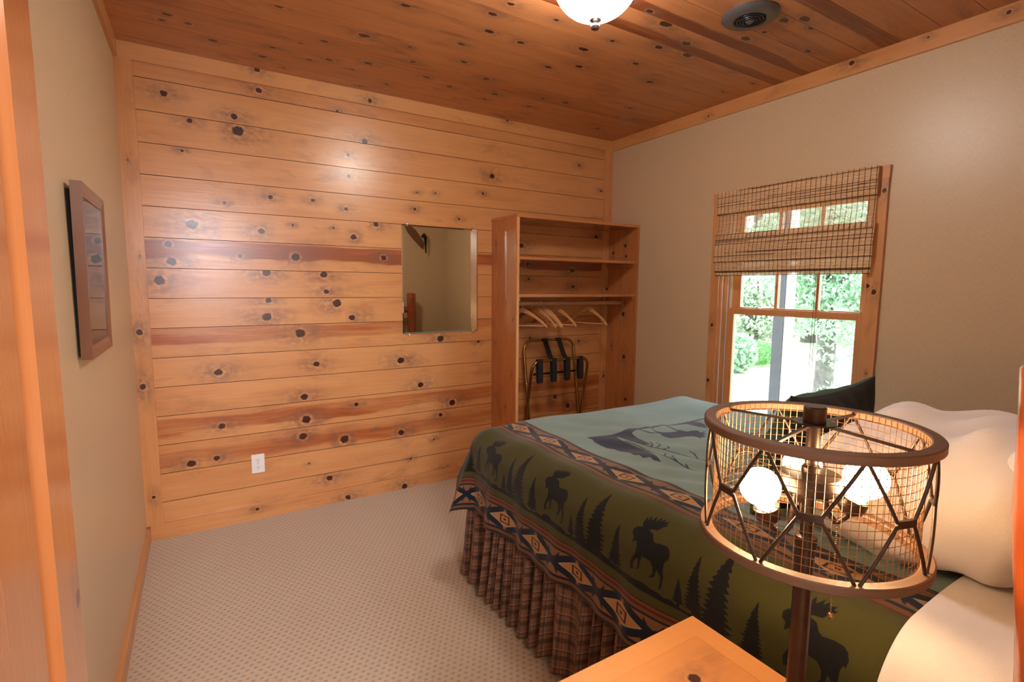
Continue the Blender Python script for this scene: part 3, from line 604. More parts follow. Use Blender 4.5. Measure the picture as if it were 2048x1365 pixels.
mb.box((W, WY1-0.012, 0.445), (W+0.13, WY1, 1.838), 2, tn=(0.1, 99, 0)); mb.box((W, WY0, 0.445), (W+0.13, WY0+0.012, 1.838), 2, tn=(0.05, 99, 0)); mb.box((W, WY0+0.012, 1.826), (W+0.13, WY1-0.012, 1.838), 1)
mb.box((W, WY0+0.012, 0.445), (W+0.13, WY1-0.012, 0.457), 1)
mb.box((W+0.022, WY1-0.020, 0.457), (W+0.046, WY1-0.012, 1.826), 2, tn=(0.2, 99, 0)); mb.box((W+0.022, WY0+0.012, 0.457), (W+0.046, WY0+0.020, 1.826), 2)
mb.build('jamb', M['pine_window'], win)
mb = MB()
for y_, s_ in ((WY1-0.012, -1), (WY0+0.012, 1)):
    for xa, xb, t_ in ((0.006, 0.010, 0.003), (0.047, 0.052, 0.012), (0.084, 0.089, 0.014), (0.089, 0.125, 0.004)):
        mb.box((W+xa, min(y_, y_+s_*t_), 0.457), (W+xb, max(y_, y_+s_*t_), 1.826), 2)
mb.build('track', M['track'], win)
def sash(name, x, z0, z1, gy0, gy1, gz0, gz1, ya, yb, muntins=()):
    mb = MB(); t = 0.028
    mb.box((x, gy1, z0), (x+t, yb, z1), 2, tn=(0.15, 99, 0)); mb.box((x, ya, z0), (x+t, gy0, z1), 2, tn=(0.1, 99, 0))
    mb.box((x, gy0, gz1), (x+t, gy1, z1), 1, tn=(0.15, 99, 0)); mb.box((x, gy0, z0), (x+t, gy1, gz0), 1, tn=(0.15, 99, 0))
    o = mb.build(name, M['pine_window'], win)
    mb = MB(); mb.box((x+0.012, gy0-0.004, gz0-0.004), (x+0.016, gy1+0.004, gz1+0.004)); mb.build('pane', M['glass'], o)
    for y in muntins:
        mb = MB(); mb.box((x+0.002, y-0.008, gz0), (x+0.012, y+0.008, gz1), 2, tn=(0.4, 99, 0)); mb.box((x+0.016, y-0.008, gz0), (x+0.024, y+0.008, gz1), 2, tn=(0.4, 99, 0)); mb.build('muntin', M['pine_window'], o)
    return o
sash('lower_sash', W+0.054, 0.458, 1.190, -1.803, -1.102, 0.535, 1.153, -1.848, -1.054)
sash('upper_sash', W+0.090, 1.160, 1.824, -1.800, -1.118, 1.197, 1.757, -1.852, -1.058, (-1.349, -1.583))
for y in (-1.255, -1.635, -1.80):
    mb = MB(); mb.box((W+0.056, y-0.018, 1.190), (W+0.078, y+0.018, 1.196)); mb.box((W+0.060, y-0.006, 1.196), (W+0.072, y+0.012, 1.204)); mb.build('sash_clip', M['track'], win)

# ---- woven roman shade, hung on the head casing
shade = thing('roman_shade', 'woven reed roman shade half raised over the window', 'window shade', (W-0.04, -1.455, 1.88))
def reed_panel(name, prof, ya, yb, pitch, parent, fill=0.8, seed=0):
    """prof: (x, z) polyline down the cloth; horizontal reeds and vertical threads"""
    r = random.Random(seed); P = [V3((p[0], 0, p[1])) for p in prof]; seg = [np.linalg.norm(P[i+1]-P[i]) for i in range(len(P)-1)]; tot = sum(seg)
    def at(d):
        for i, s_ in enumerate(seg):
            if d <= s_ or i == len(seg)-1: return P[i]+(P[i+1]-P[i])*(d/s_), (P[i+1]-P[i])/s_
            d -= s_
    V = []; F = []; Cc = []
    n = int(tot/pitch)
    for k in range(n):
        p, t = at((k+0.5)*pitch); hw = pitch*fill*0.5*r.uniform(0.85, 1.1); nrm = np.array([-t[2], 0, t[0]])
        if nrm[0] > 0: nrm = -nrm
        y = ya
        while y < yb-1e-4:
            y2 = min(yb, y+r.uniform(0.25, 0.7)); c = r.uniform(0.0, 1.0)
            col = (0.64+0.18*c, 0.42+0.14*c, 0.24+0.09*c, 1)
            if r.random() < 0.06: col = (0.22, 0.10, 0.05, 1)
            b = len(V); th = 0.0007
            for yy in (y, y2):
                for s1, s2 in ((-1, 0), (0, 1), (1, 0), (0, -1)):
                    q = p+t*hw*s1+nrm*th*s2; V.append((q[0], yy, q[2]))
            for e in range(4): F.append((b+e, b+(e+1) % 4, b+4+(e+1) % 4, b+4+e)); Cc.append(col)
            y = y2
    me = bpy.data.meshes.new(name); me.from_pydata(V, [], F)
    a = me.color_attributes.new('rc', 'FLOAT_COLOR', 'CORNER'); a.data.foreach_set('color', np.repeat(np.array(Cc, dtype=np.float32), 4, axis=0).ravel())
    me.materials.append(M['reed']); o = bpy.data.objects.new(name, me); COL.objects.link(o); o.parent = parent; o.location = -V3(parent.location) if parent.parent is None else (0, 0, 0)
    mb = MB(); m = int((yb-ya)/0.0255)
    for k in range(m+1):
        y = ya+0.006+(yb-ya-0.012)*k/m
        pts = [(q[0]-0.0022, y+r.uniform(-0.0006, 0.0006), q[1]) for q in prof]
        mb.tube(pts, 0.0011, 4, False)
    for e_ in ((-1,) if name != 'fold' else (-1, -2)):
        mb.tube([(prof[e_][0]-0.002, ya, prof[e_][1]), (prof[e_][0]-0.002, yb, prof[e_][1])], 0.0018 if e_ == -1 else 0.0012, 5)
    mb.build('warp_threads', M['thread'], o)
    return o
SY0, SY1 = -1.897, -1.018
xs = W-0.042
reed_panel('valance', [(xs-0.004, 1.897), (xs-0.006, 1.83), (xs-0.004, 1.768), (xs+0.004, 1.762)], SY0, SY1, 0.0040, shade, 0.93, 1)
reed_panel('shade_cloth', [(xs+0.010, 1.89), (xs+0.010, 1.70), (xs-0.004, 1.612), (xs-0.012, 1.607)], SY0+0.005, SY1-0.005, 0.0046, shade, 0.70, 2)
reed_panel('fold', [(xs-0.002, 1.64), (xs-0.004, 1.60), (xs-0.012, 1.54), (xs-0.010, 1.474), (xs+0.002, 1.468)], SY0-0.001, SY1+0.004, 0.0042, shade, 0.92, 3)
reed_panel('fold', [(xs+0.008, 1.63), (xs+0.006, 1.50), (xs-0.006, 1.47), (xs-0.008, 1.418), (xs+0.004, 1.413)], SY0+0.002, SY1-0.002, 0.0042, shade, 0.92, 4)
reed_panel('fold', [(xs+0.014, 1.60), (xs+0.012, 1.44), (xs+0.000, 1.41), (xs-0.001, 1.390)], SY0+0.006, SY1-0.006, 0.0042, shade, 0.92, 5)
mb = MB(); mb.box((xs+0.012, SY0+0.004, 1.868), (W-0.0185, SY1-0.004, 1.895)); mb.build('head_rail', M['pine_window'], shade)
for sgn in (0, 1):
    mb = MB(); yb = (SY0 if sgn == 0 else SY1)
    for k in range(60):
        z = 1.762+0.132*k/60; mb.box((xs-0.002, yb-0.001, z), (W-0.019, yb+0.001, z+0.0017))
    mb.build('valance_return', M['rod_wood'], shade)
for y, zb in ((-1.628, 0.60), (-1.642, 0.64)):
    mb = MB(); mb.tube([(xs+0.018, y, 1.86), (xs+0.02, y-0.002, 1.4), (xs+0.018, y+0.001, 1.0), (xs+0.02, y, zb)], 0.0012, 6); mb.tube([(xs+0.02, y, zb), (xs+0.02, y, zb-0.02)], [0.002, 0.005], 8); mb.build('lift_cord', M['thread'], shade)

# ================================================================== WALL PICTURE (left wall)
pic = thing('framed_picture', 'framed landscape print in a dark wood frame hanging on the left wall', 'picture', (0.01, -1.16, 1.10))
y0, y1, z0, z1 = -1.345, -0.972, 1.108, 1.582; xb, xf = 0.007, 0.032; fwid = 0.036
# leans slightly: bottom touches the wall
mb = MB()
def fr(x, y, z): return (x+0.005*(z-z0)/(z1-z0), y, z)
def bar(mb, a, b, c, d, seed):      # quad outline (outer a,b, inner c,d) in (y, z)
    f = [fr(xf, *a), fr(xf, *b), fr(xf-0.004, *c), fr(xf-0.004, *d)]
    bk = [fr(xb, *a), fr(xb, *b), fr(xb, *c), fr(xb, *d)]
    ver = abs(b[1]-a[1]) > abs(b[0]-a[0])
    def g(ps): return [((p[2], p[1], seed) if ver else (p[1], p[2], seed)) for p in ps]
    mb.face(f, g(f)); mb.face(bk[::-1], g(bk[::-1]))
    for i in range(4):
        q = [f[i], bk[i], bk[(i+1) % 4], f[(i+1) % 4]]; mb.face(q, g(q))
O = [(y0, z0), (y1, z0), (y1, z1), (y0, z1)]; I = [(y0+fwid, z0+fwid), (y1-fwid, z0+fwid), (y1-fwid, z1-fwid), (y0+fwid, z1-fwid)]
for k in range(4): bar(mb, O[k], O[(k+1) % 4], I[(k+1) % 4], I[k], 2.1*k)
mb.build('frame', M['walnut'], pic, weld=True)
def flat(name, ya, yb, za, zb, x, mat):
    mb = MB(); P = [fr(x, ya, za), fr(x, yb, za), fr(x, yb, zb), fr(x, ya, zb)]; B = [(p[0]-0.0015, p[1], p[2]) for p in P]
    mb.face(P); mb.face(B[::-1])
    for i in range(4): mb.face([P[i], B[i], B[(i+1) % 4], P[(i+1) % 4]])
    return mb.build(name, mat, pic)
flat('mat_board', y0+fwid-0.003, y1-fwid+0.003, z0+fwid-0.003, z1-fwid+0.003, 0.020, M['matboard'])
flat('mat_bevel', -1.262, -1.052, 1.196, 1.512, 0.0212, M['matline'])
flat('print', -1.256, -1.058, 1.202, 1.506, 0.0222, M['art'])
flat('glass', y0+fwid-0.003, y1-fwid+0.003, z0+fwid-0.003, z1-fwid+0.003, 0.0260, M['artglass'])
mb = MB(); mb.box((0.001, y0+0.012, z0+0.01), (0.0068, y1-0.012, z1-0.02)); mb.build('backing', M['black_fabric'], pic)

# ================================================================== MIRROR
mir = thing('wall_mirror', 'frameless rectangular mirror held by clips on the pine board wall', 'mirror', (1.642, -0.005, 1.01))
mb = MB(); mx0, mx1, mz0, mz1 = 1.376, 1.909, 1.012, 1.692; yb_, yf = -0.002, -0.007; bv = 0.007
O = [(mx0, mz0), (mx1, mz0), (mx1, mz1), (mx0, mz1)]; I = [(mx0+bv, mz0+bv), (mx1-bv, mz0+bv), (mx1-bv, mz1-bv), (mx0+bv, mz1-bv)]
mb.face([(a, yf, b) for a, b in I]); mb.face([(a, yb_, b) for a, b in O][::-1])
for k in range(4):
    a, b, c, d = O[k], O[(k+1) % 4], I[(k+1) % 4], I[k]
    mb.face([(a[0], yf+0.0006, a[1]), (b[0], yf+0.0006, b[1]), (c[0], yf, c[1]), (d[0], yf, d[1])]); mb.face([(a[0], yb_, a[1]), (b[0], yb_, b[1]), (b[0], yf+0.0006, b[1]), (a[0], yf+0.0006, a[1])])
mb.build('mirror_glass', M['mirror'], mir)
for x, z, s_ in ((1.412, mz1, 1), (1.868, mz1, 1), (1.417, mz0, -1), (1.874, mz0, -1)):
    mb = MB(); mb.box((x-0.006, -0.011, min(z-0.008*s_, z+0.012*s_)), (x+0.006, -0.0075, max(z-0.008*s_, z+0.012*s_))); mb.box((x-0.006, -0.0112, min(z, z+0.012*s_)), (x+0.006, 0, max(z, z+0.012*s_)))
    mb.lathe([(0, -0.003), (0.0035, -0.002), (0.004, 0)], (x, -0.0115, z+0.007*s_), 12, (0, 1, 0)); mb.build('mirror_clip', M['chrome'], mir)

# ================================================================== OUTLET
ou = thing('wall_outlet', 'white duplex power outlet low on the pine board wall', 'outlet', (0.523, -0.003, 0.316))
def rrect(w_, h_, r, n=4):
    P = []
    for cx_, cy_, a0 in ((w_-r, h_-r, 0), (-w_+r, h_-r, 90), (-w_+r, -h_+r, 180), (w_-r, -h_+r, 270)):
        for i in range(n+1): a = math.radians(a0+90*i/n); P.append((cx_+r*math.cos(a), cy_+r*math.sin(a)))
    return P
ox, oz = 0.523, 0.316
mb = MB(); A = rrect(0.0335, 0.0535, 0.004); B = rrect(0.031, 0.051, 0.004)
mb.extrude(A, 0, 0.003, lambda a, b, z: (ox+a, -z, oz+b))
Pa = [(ox+a, -0.003, oz+b) for a, b in A]; Pb = [(ox+a, -0.006, oz+b) for a, b in B]; n = len(Pa)
for i in range(n): mb.face([Pa[i], Pa[(i+1) % n], Pb[(i+1) % n], Pb[i]])
mb.face(Pb); mb.build('cover_plate', M['white_plastic'], ou)
for dz in (0.0195, -0.0195):
    mb = MB(); mb.extrude([(0.0165*math.cos(a), max(-0.0125, min(0.0125, 0.0165*math.sin(a)))) for a in np.linspace(0, 2*math.pi, 28, endpoint=False)], 0.004, 0.0075, lambda a, b, z: (ox+a, -z, oz+dz+b)); rc = mb.build('receptacle', M['white_plastic'], ou)
    mb = MB(); mb.box((ox-0.0075, -0.0078, oz+dz+0.001), (ox-0.0055, -0.0070, oz+dz+0.008)); mb.box((ox+0.0055, -0.0078, oz+dz+0.001), (ox+0.0075, -0.0070, oz+dz+0.007)); mb.lathe([(0, -0.0003), (0.0026, -0.0003), (0.0026, 0.0004)], (ox, -0.0075, oz+dz-0.006), 12, (0, 1, 0)); mb.build('slots', M['ivory_shadow'], rc)
mb = MB(); mb.lathe([(0, -0.001), (0.003, -0.0006), (0.0032, 0)], (ox, -0.006, oz), 12, (0, 1, 0)); mb.build('screw', M['nickel'], ou)

# ================================================================== OPEN CLOSET in the right corner
cl = thing('open_closet', 'open pine closet unit with shelves and hanging rod in the right corner', 'closet', (2.55, -0.17, 0))
CX0, CX1, CY, CT = 2.021, W-0.002, -0.325, 1.772; th = 0.019
mb = MB()
mb.box((CX0, -0.165, 0), (CX0+th, -0.0005-T*0, CT-0.019), 2, tn=(0.1, 99, 0), knots=[(0.93, -0.06, 0.004), (0.55, -0.05, 0.006), (1.6, -0.06, 0.005)], kface=(0, 0), seed=2)
mb.build('side_panel', M['pine_closet'], cl)
mb = MB()
mb.box((CX0-0.004, CY, 0), (CX0+th, -0.1665, CT-0.019), 2, tn=(0.05, 99, 0), knots=[(1.205, -0.20, 0.006), (1.10, -0.29, 0.005), (0.73, -0.28, 0.005), (0.5, -0.2, 0.006)], kface=(0, 0), seed=4)
mb.build('side_panel', M['pine_closet'], cl)
mb = MB(); mb.box((CX0+0.0, CY-0.003, 0), (CX0+0.019, CY, CT-0.019), 2, tn=(-0.35, 99, 0), seed=5); mb.build('front_edge', M['pine'], cl)
mb = MB(); mb.box((CX1-th, CY, 0), (CX1, -0.1665, CT-0.019), 2, tn=(0.08, 99, 0), knots=[(1.11, -0.20, 0.016), (0.78, -0.22, 0.016), (0.45, -0.25, 0.012), (1.55, -0.21, 0.010), (1.63, -0.2, 0.012)], kface=(0, 0), seed=7); mb.box((CX1-th, -0.165, 0), (CX1, -T-0.001, CT-0.019), 2, tn=(0.0, 99, 0), knots=[(1.58, -0.07, 0.012), (0.85, -0.08, 0.008)], kface=(0, 0), seed=8); mb.build('side_panel', M['pine_closet'], cl)
mb = MB(); mb.box((CX1-th-0.002, CY-0.003, 0), (CX1, CY, CT-0.019), 2, tn=(-0.0, 99, 0), seed=5); mb.build('front_edge', M['pine_closet'], cl)
mb = MB(); mb.box((CX0-0.004, -0.1655, CT-0.019), (CX1, -0.0005, CT), 0, tn=(0, 99, 0)); mb.box((CX0-0.004, CY-0.004, CT-0.019), (CX1, -0.1665, CT), 0, tn=(-0.1, 99, 0)); mb.build('top_board', M['pine_closet'], cl)
for zt, tnv in ((1.508, 0.0), (1.266, -0.1)):
    mb = MB(); mb.box((CX0+th, CY+0.004, zt-0.019), (CX1-th, -0.001, zt), 0, tn=(tnv, 99, 0)); sh = mb.build('shelf', M['pine_closet'], cl)
    for xx, s_ in ((CX0+th, 1), (CX1-th, -1)):
        mb = MB(); mb.box((min(xx, xx+s_*0.018), CY+0.012, zt-0.041), (max(xx, xx+s_*0.018), -0.02, zt-0.0195), 1); mb.build('cleat', M['pine_closet'], sh)
mb = MB(); mb.tube([(CX0+th, -0.172, 1.199), (CX1-th, -0.172, 1.199)], 0.0155, 20, seed=3); rod = mb.build('hanging_rod', M['rod_wood'], cl, smooth=True)
for xx, s_ in ((CX0+th, 1), (CX1-th, -1)):
    mb = MB(); mb.lathe([(0, 0), (0.030, 0), (0.030, 0.008), (0.018, 0.014), (0.018, 0.016)], (xx, -0.172, 1.199), 20, (s_, 0, 0)); mb.build('rod_flange', M['pine_closet'], rod)

# ---- hangers: local frame, hook over the rod at origin, shoulders along +-Y
def hanger(label, matk):
    root = thing('coat_hanger', label, 'hanger', (0, 0, 0), 'wooden hangers on the closet rod')
    hw, L = 0.0062, 0.185
    top = [(-L, -0.146), (-L*0.9, -0.128), (-L*0.55, -0.082), (-0.05, -0.050), (-0.022, -0.034), (0, -0.028), (0.022, -0.034), (0.05, -0.050), (L*0.55, -0.082), (L*0.9, -0.128), (L, -0.146)]
    bot = [(L+0.001, -0.158), (L*0.93, -0.156), (L*0.82, -0.136), (L*0.5, -0.098), (0.04, -0.070), (0, -0.060), (-0.04, -0.070), (-L*0.5, -0.098), (-L*0.82, -0.136), (-L*0.93, -0.156), (-L-0.001, -0.158)]
    # notch on the shoulders
    top[1:2] = [(-L*0.90, -0.128), (-L*0.86, -0.128), (-L*0.83, -0.117)]; top[-2:-1] = [(L*0.83, -0.117), (L*0.86, -0.128), (L*0.90, -0.128)]
    n_ = 0
    # contoured: the arms curve forward (x) towards their ends
    def cx_(a): return 0.022*(a/L)**2
    mb = MB(); poly = top+bot; m = len(poly)
    A = [(-hw+cx_(a), a, b) for a, b in poly]; B = [(hw+cx_(a), a, b) for a, b in poly]
    nt_ = len(top); nb = len(bot)
    # pair up strips between the top and the bottom line
    ys = sorted(set([round(p[0], 4) for p in top]+[round(p[0], 4) for p in bot]))
    def itp(line, y):
        line = sorted(line); 
        for i in range(len(line)-1):
            if line[i][0] <= y <= line[i+1][0]: 
                w_ = (y-line[i][0])/(line[i+1][0]-line[i][0]+1e-9); return line[i][1]*(1-w_)+line[i+1][1]*w_
        return line[0][1] if y < line[0][0] else line[-1][1]
    ys = list(np.linspace(-L, L, 49)); ring = []
    for y in ys:
        t_, b_ = itp(top, y), itp(bot, y); c = 0.35*hw; x_ = cx_(y)
        ring.append([(x_-hw+c, y, t_), (x_+hw-c, y, t_), (x_+hw, y, t_-c), (x_+hw, y, b_+c), (x_+hw-c, y, b_), (x_-hw+c, y, b_), (x_-hw, y, b_+c), (x_-hw, y, t_-c)])
    P = np.array(ring); mb.grid(P, False, True, lambda i, j: (ys[i % 49], j*0.003), (0, 99, 0), 5)
    mb.face(ring[0][::-1]); mb.face(ring[-1])
    mb.build('shoulder', matk, root, weld=True)
    mb = MB(); mb.tube([(cx_(L)*0.75, -L*0.86, -0.147), (0.002+cx_(L)*0.75, 0, -0.150), (cx_(L)*0.75, L*0.86, -0.147)], 0.0045, 10, seed=2); mb.build('trouser_bar', matk, root, smooth=True)
    mb = MB(); R = 0.0185
    pts = [(0, 0, -0.035), (0, 0, -0.026)] + [(0, R*math.sin(a)*1.0, -0.0005+R*-math.cos(a)) for a in [math.radians(x) for x in (0, 30, 60, 90, 120, 150, 180, 210, 235)]]
    mb.tube(pts, 0.0014, 8); mb.build('hook', M['chrome'], root, smooth=True)
    return root
hl = ['pale wooden hanger at the far left of the rod, beside the closet side panel', 'dark reddish wooden hanger, second from the left on the rod', 'pale wooden hanger just right of the dark reddish one',
      'wooden hanger, leftmost of the three bunched closely together', 'wooden hanger, middle one of the three bunched closely together', 'wooden hanger, rightmost of the three bunched closely together',
      'wooden hanger hanging alone between the bunch and the rightmost hanger', 'wooden hanger hanging alone at the right end of the rod']
h0 = hanger(hl[0], M['hanger_wood'])
hp = [(2.165, 50), (2.238, 68), (2.288, 74), (2.326, 72), (2.343, 77), (2.365, 82), (2.461, 74), (2.749, 77)]
for i, (x, a) in enumerate(hp):
    if i == 0: r = h0
    elif i == 1: r = hanger(hl[1], M['hanger_dark'])
    else:
        r = h0.copy(); COL.objects.link(r)
        for ch in h0.children:
            c = ch.copy(); COL.objects.link(c); c.parent = r
    r['label'] = hl[i]; r.location = (x, -0.172, 1.199); r.rotation_euler = (0, 0, math.radians(180+90-a))
# ---- folded luggage rack
lr = thing('luggage_rack', 'folded brass tube luggage rack with black straps leaning in the closet', 'luggage rack', (2.5, -0.14, 0))
def ushape(xl, xr, yt, yb_, zt, r=0.07, yoff=0):
    def P(x, z): return (x, yb_+(yt-yb_)*(z/zt), z)
    pts = [P(xl, 0.0), P(xl-0.0, 0.35), P(xl, zt-r)] + [P(xl+r-r*math.cos(a), zt-r+r*math.sin(a)) for a in np.radians([20, 40, 60, 80, 90])]
    pts += [P(xr-r+r*math.cos(a), zt-r+r*math.sin(a)) for a in np.radians([90, 80, 60, 40, 20])] + [P(xr, zt-r), P(xr, 0.35), P(xr, 0.0)]
    return pts
mb = MB(); fa = ushape(2.25, 2.70, -0.055, -0.20, 0.925); mb.tube(fa, 0.0105, 12); A = mb.build('back_frame', M['brass'], lr, smooth=True)
mb = MB(); fb = ushape(2.225, 2.725, -0.215, -0.075, 0.80); mb.tube(fb, 0.0105, 12); B = mb.build('front_frame', M['brass'], lr, smooth=True)
mb = MB(); mb.tube([(2.262, -0.175, 0.70), (2.70, -0.175, 0.70)], 0.009, 12); mb.build('cross_bar', M['brass'], lr, smooth=True)
def strap(name, pts, wd, parent):
    mb = MB(); t = 0.0012
    for i in range(len(pts)-1):
        (x1, y1_, z1_), (x2, y2_, z2_) = pts[i], pts[i+1]; d = V3((0, y2_-y1_, z2_-z1_)); d /= np.linalg.norm(d)+1e-9; nn = np.array([0, -d[2], d[1]])*t
        for s_ in (-1, 1):
            q = [V3((x1-wd, y1_, z1_))+nn*s_, V3((x1+wd, y1_, z1_))+nn*s_, V3((x2+wd, y2_, z2_))+nn*s_, V3((x2-wd, y2_, z2_))+nn*s_]
            mb.face(q if s_ > 0 else q[::-1])
        for sx in (-wd, wd):
            mb.face([V3((x1+sx, y1_, z1_))-nn, V3((x1+sx, y1_, z1_))+nn, V3((x2+sx, y2_, z2_))+nn, V3((x2+sx, y2_, z2_))-nn])
    return mb.build(name, M['black_strap'], parent)
def wrap(x, y, z, r=0.0125):
    return [(x, y+r*math.cos(a), z+r*math.sin(a)) for a in np.radians([0, 30, 60, 90, 120, 150, 180])]
yB = -0.213; zB = 0.80
for x in (2.285, 2.405, 2.525, 2.645):
    y_ = yB
    lp = wrap(x, y_, zB)
    lp = lp + [(x, y_-0.016, zB-0.06), (x, y_-0.018, zB-0.13), (x, y_-0.010, zB-0.155), (x, y_+0.004, zB-0.15), (x, y_+0.012, zB-0.08), (x, y_+0.0125, zB)]
    strap('strap', lp, 0.021, lr)
for x in (2.43, 2.555):
    yt = -0.058; lp = wrap(x, yt, 0.925) + [(x-0.01, yt-0.055, 0.88), (x-0.024, yB+0.05, 0.83), (x-0.03, yB+0.012, 0.80)]
    strap('strap', lp, 0.021, lr)

# ================================================================== CEILING LAMP and VENT
LX, LY = 1.493, -1.668
la = thing('ceiling_light', 'lit frosted glass bowl ceiling light with nickel finial', 'ceiling light', (LX, LY, H))
mb = MB(); mb.lathe([(0, H), (0.165, H), (0.168, H-0.012), (0.160, H-0.03), (0.150, H-0.045), (0.0, H-0.045)], (LX, LY, 0), 48); mb.build('ceiling_pan', M['nickel'], la, smooth=True)
mb = MB(); zr = H-0.046; R = 0.148; dp = 0.165
prof = [(R*1.0, 0), (R*1.0, -0.012), (R*0.985, -0.03)] + [(R*math.cos(a), -0.03-(dp-0.03)*math.sin(a)) for a in np.radians(np.linspace(8, 88, 14))] + [(0.0, -dp)]
mb.lathe(prof, (LX, LY, zr), 48); mb.build('glass_bowl', M['bowl'], la, smooth='all')
mb = MB(); zb_ = zr-dp; mb.lathe([(0.0, 0.004), (0.021, 0.003), (0.020, -0.004), (0.008, -0.008), (0.007, -0.013), (0.014, -0.018), (0.0165, -0.025), (0.013, -0.032), (0.0, -0.036)], (LX, LY, zb_), 24); mb.build('finial', M['nickel'], la, smooth=True)
VX, VY = 2.290, -1.705
ve = thing('ceiling_vent', 'round grey ceiling vent with concentric rings', 'vent', (VX, VY, H))
mb = MB(); mb.lathe([(0.112, 0), (0.113, -0.006), (0.106, -0.013), (0.088, -0.020), (0.068, -0.024), (0.062, -0.020), (0.060, -0.006), (0.0, -0.004)], (VX, VY, H), 56); mb.build('rim', M['vent'], ve, smooth=True)
mb = MB()
for r_, z_ in ((0.050, -0.020), (0.038, -0.023), (0.027, -0.025)):
    mb.tube([(VX+r_*math.cos(a), VY+r_*math.sin(a), H+z_) for a in np.linspace(0, 2*math.pi, 40, endpoint=False)], 0.0035, 8, closed=True)
for k in range(6):
    a = math.radians(60*k+15); mb.tube([(VX+0.012*math.cos(a), VY+0.012*math.sin(a), H-0.022), (VX+0.061*math.cos(a), VY+0.061*math.sin(a), H-0.016)], 0.003, 6)
mb.build('ring_grille', M['vent_dark'], ve, smooth=True)
mb = MB(); mb.lathe([(0, -0.032), (0.012, -0.031), (0.018, -0.026), (0.018, -0.006)], (VX, VY, H), 24); mb.build('centre_cap', M['vent'], ve, smooth=True)

# ================================================================== BED
X0, X1, YF, YH, ZT, RB = 1.25, 2.66, -1.13, -2.925, 0.700, 0.10     # outer sides, foot, head, top, edge radius
PX0, PX1, PYF = X0+RB, X1-RB, YF-RB
bed = thing('log_bed', 'log bed with orange varnished head posts at the right edge', 'bed', (1.9, -2.9, 0))
def log(name, a, b, r, parent, seed, wob=0.004, taper=0.0):
    a, b = V3(a), V3(b); L = np.linalg.norm(b-a); n = max(6, int(L/0.05)); pts = []; rs = []
    q = random.Random(seed)
    ph = [q.uniform(0, 6.28) for _ in range(4)]
    for i in range(n+1):
        t = i/n; p = a+(b-a)*t
        pts.append(p+np.array([wob*math.sin(5*t*L+ph[0]), wob*math.sin(4*t*L+ph[1]), 0]) if abs((b-a)[2]) > 0.3*L else p+np.array([0, wob*math.sin(5*t*L+ph[0]), wob*math.sin(4*t*L+ph[1])]))
        rs.append(r*(1-taper*t)*(1+0.035*math.sin(11*t*L+ph[2])+0.02*math.sin(23*t*L+ph[3])))
    rs = [rs[0]*0.9]+rs+[rs[-1]*0.93, rs[-1]*0.75]; d = (b-a)/L
    pts = [pts[0]-d*0.004]+pts+[pts[-1]+d*0.006, pts[-1]+d*0.012]
    mb = MB(); mb.tube(pts, rs, 24, seed=seed, tn=(0.15, 9, 0)); return mb.build(name, M['log'], parent, smooth=True)
PYP = -2.985
log('post', (1.216, -3.020, 0), (1.216, -2.9475, 1.215), 0.058, bed, 3)
log('post', (2.545, -3.035, 0), (2.53, -2.958, 1.215), 0.055, bed, 5)
for z in (0.36, 0.66, 1.02): log('head_rail', (1.24, PYP, z), (2.52, PYP, z), 0.036, bed, int(z*100), 0.003)
for k in range(7): log('spindle', (1.40+0.165*k, PYP, 0.68), (1.40+0.165*k, PYP, 1.0), 0.020, bed, 40+k, 0.002)
for x in (1.335, 2.575): log('side_rail', (x, -2.93, 0.22), (x, -1.22, 0.22), 0.035, bed, int(x*10), 0.002)
log('foot_rail', (1.34, -1.22, 0.22), (2.57, -1.22, 0.22), 0.035, bed, 77, 0.002)
for x in (1.335, 2.575): log('foot_post', (x, -1.19, 0), (x, -1.19, 0.27), 0.035, bed, int(x*20), 0.0)

def rbox(lo, hi, r, n=5):
    """rounded box as MB via superellipse grid"""
    lo, hi = V3(lo), V3(hi); c = (lo+hi)/2; h = (hi-lo)/2; mb = MB(); A = 64; B = 24; P = np.zeros((A, B+1, 3))
    def cl(v, hh): return np.sign(v)*hh
    for i in range(A):
        a = 2*math.pi*i/A
        for j in range(B+1):
            b = -math.pi/2+math.pi*j/B
            d = np.array([math.cos(a)*math.cos(b), math.sin(a)*math.cos(b), math.sin(b)])
            m = max(abs(d)); cube = d/m*1.0
            core = cube*(h-r); 
            P[i, j] = c+core+d*r
    mb.grid(P, True, False); return mb
mat_ = thing('mattress', 'mattress and box spring under the moose blanket', 'mattress', (1.95, -2.02, 0.27))
rbox((X0+0.035, YH+0.02, 0.475), (X1-0.035, YF-0.035, ZT-0.012), 0.075).build('mattress_body', M['white_cotton'], mat_, smooth='all', weld=True)
rbox((X0+0.055, YH+0.02, 0.26), (X1-0.055, YF-0.055, 0.473), 0.03).build('box_spring', M['white_cotton'], mat_, smooth='all', weld=True)

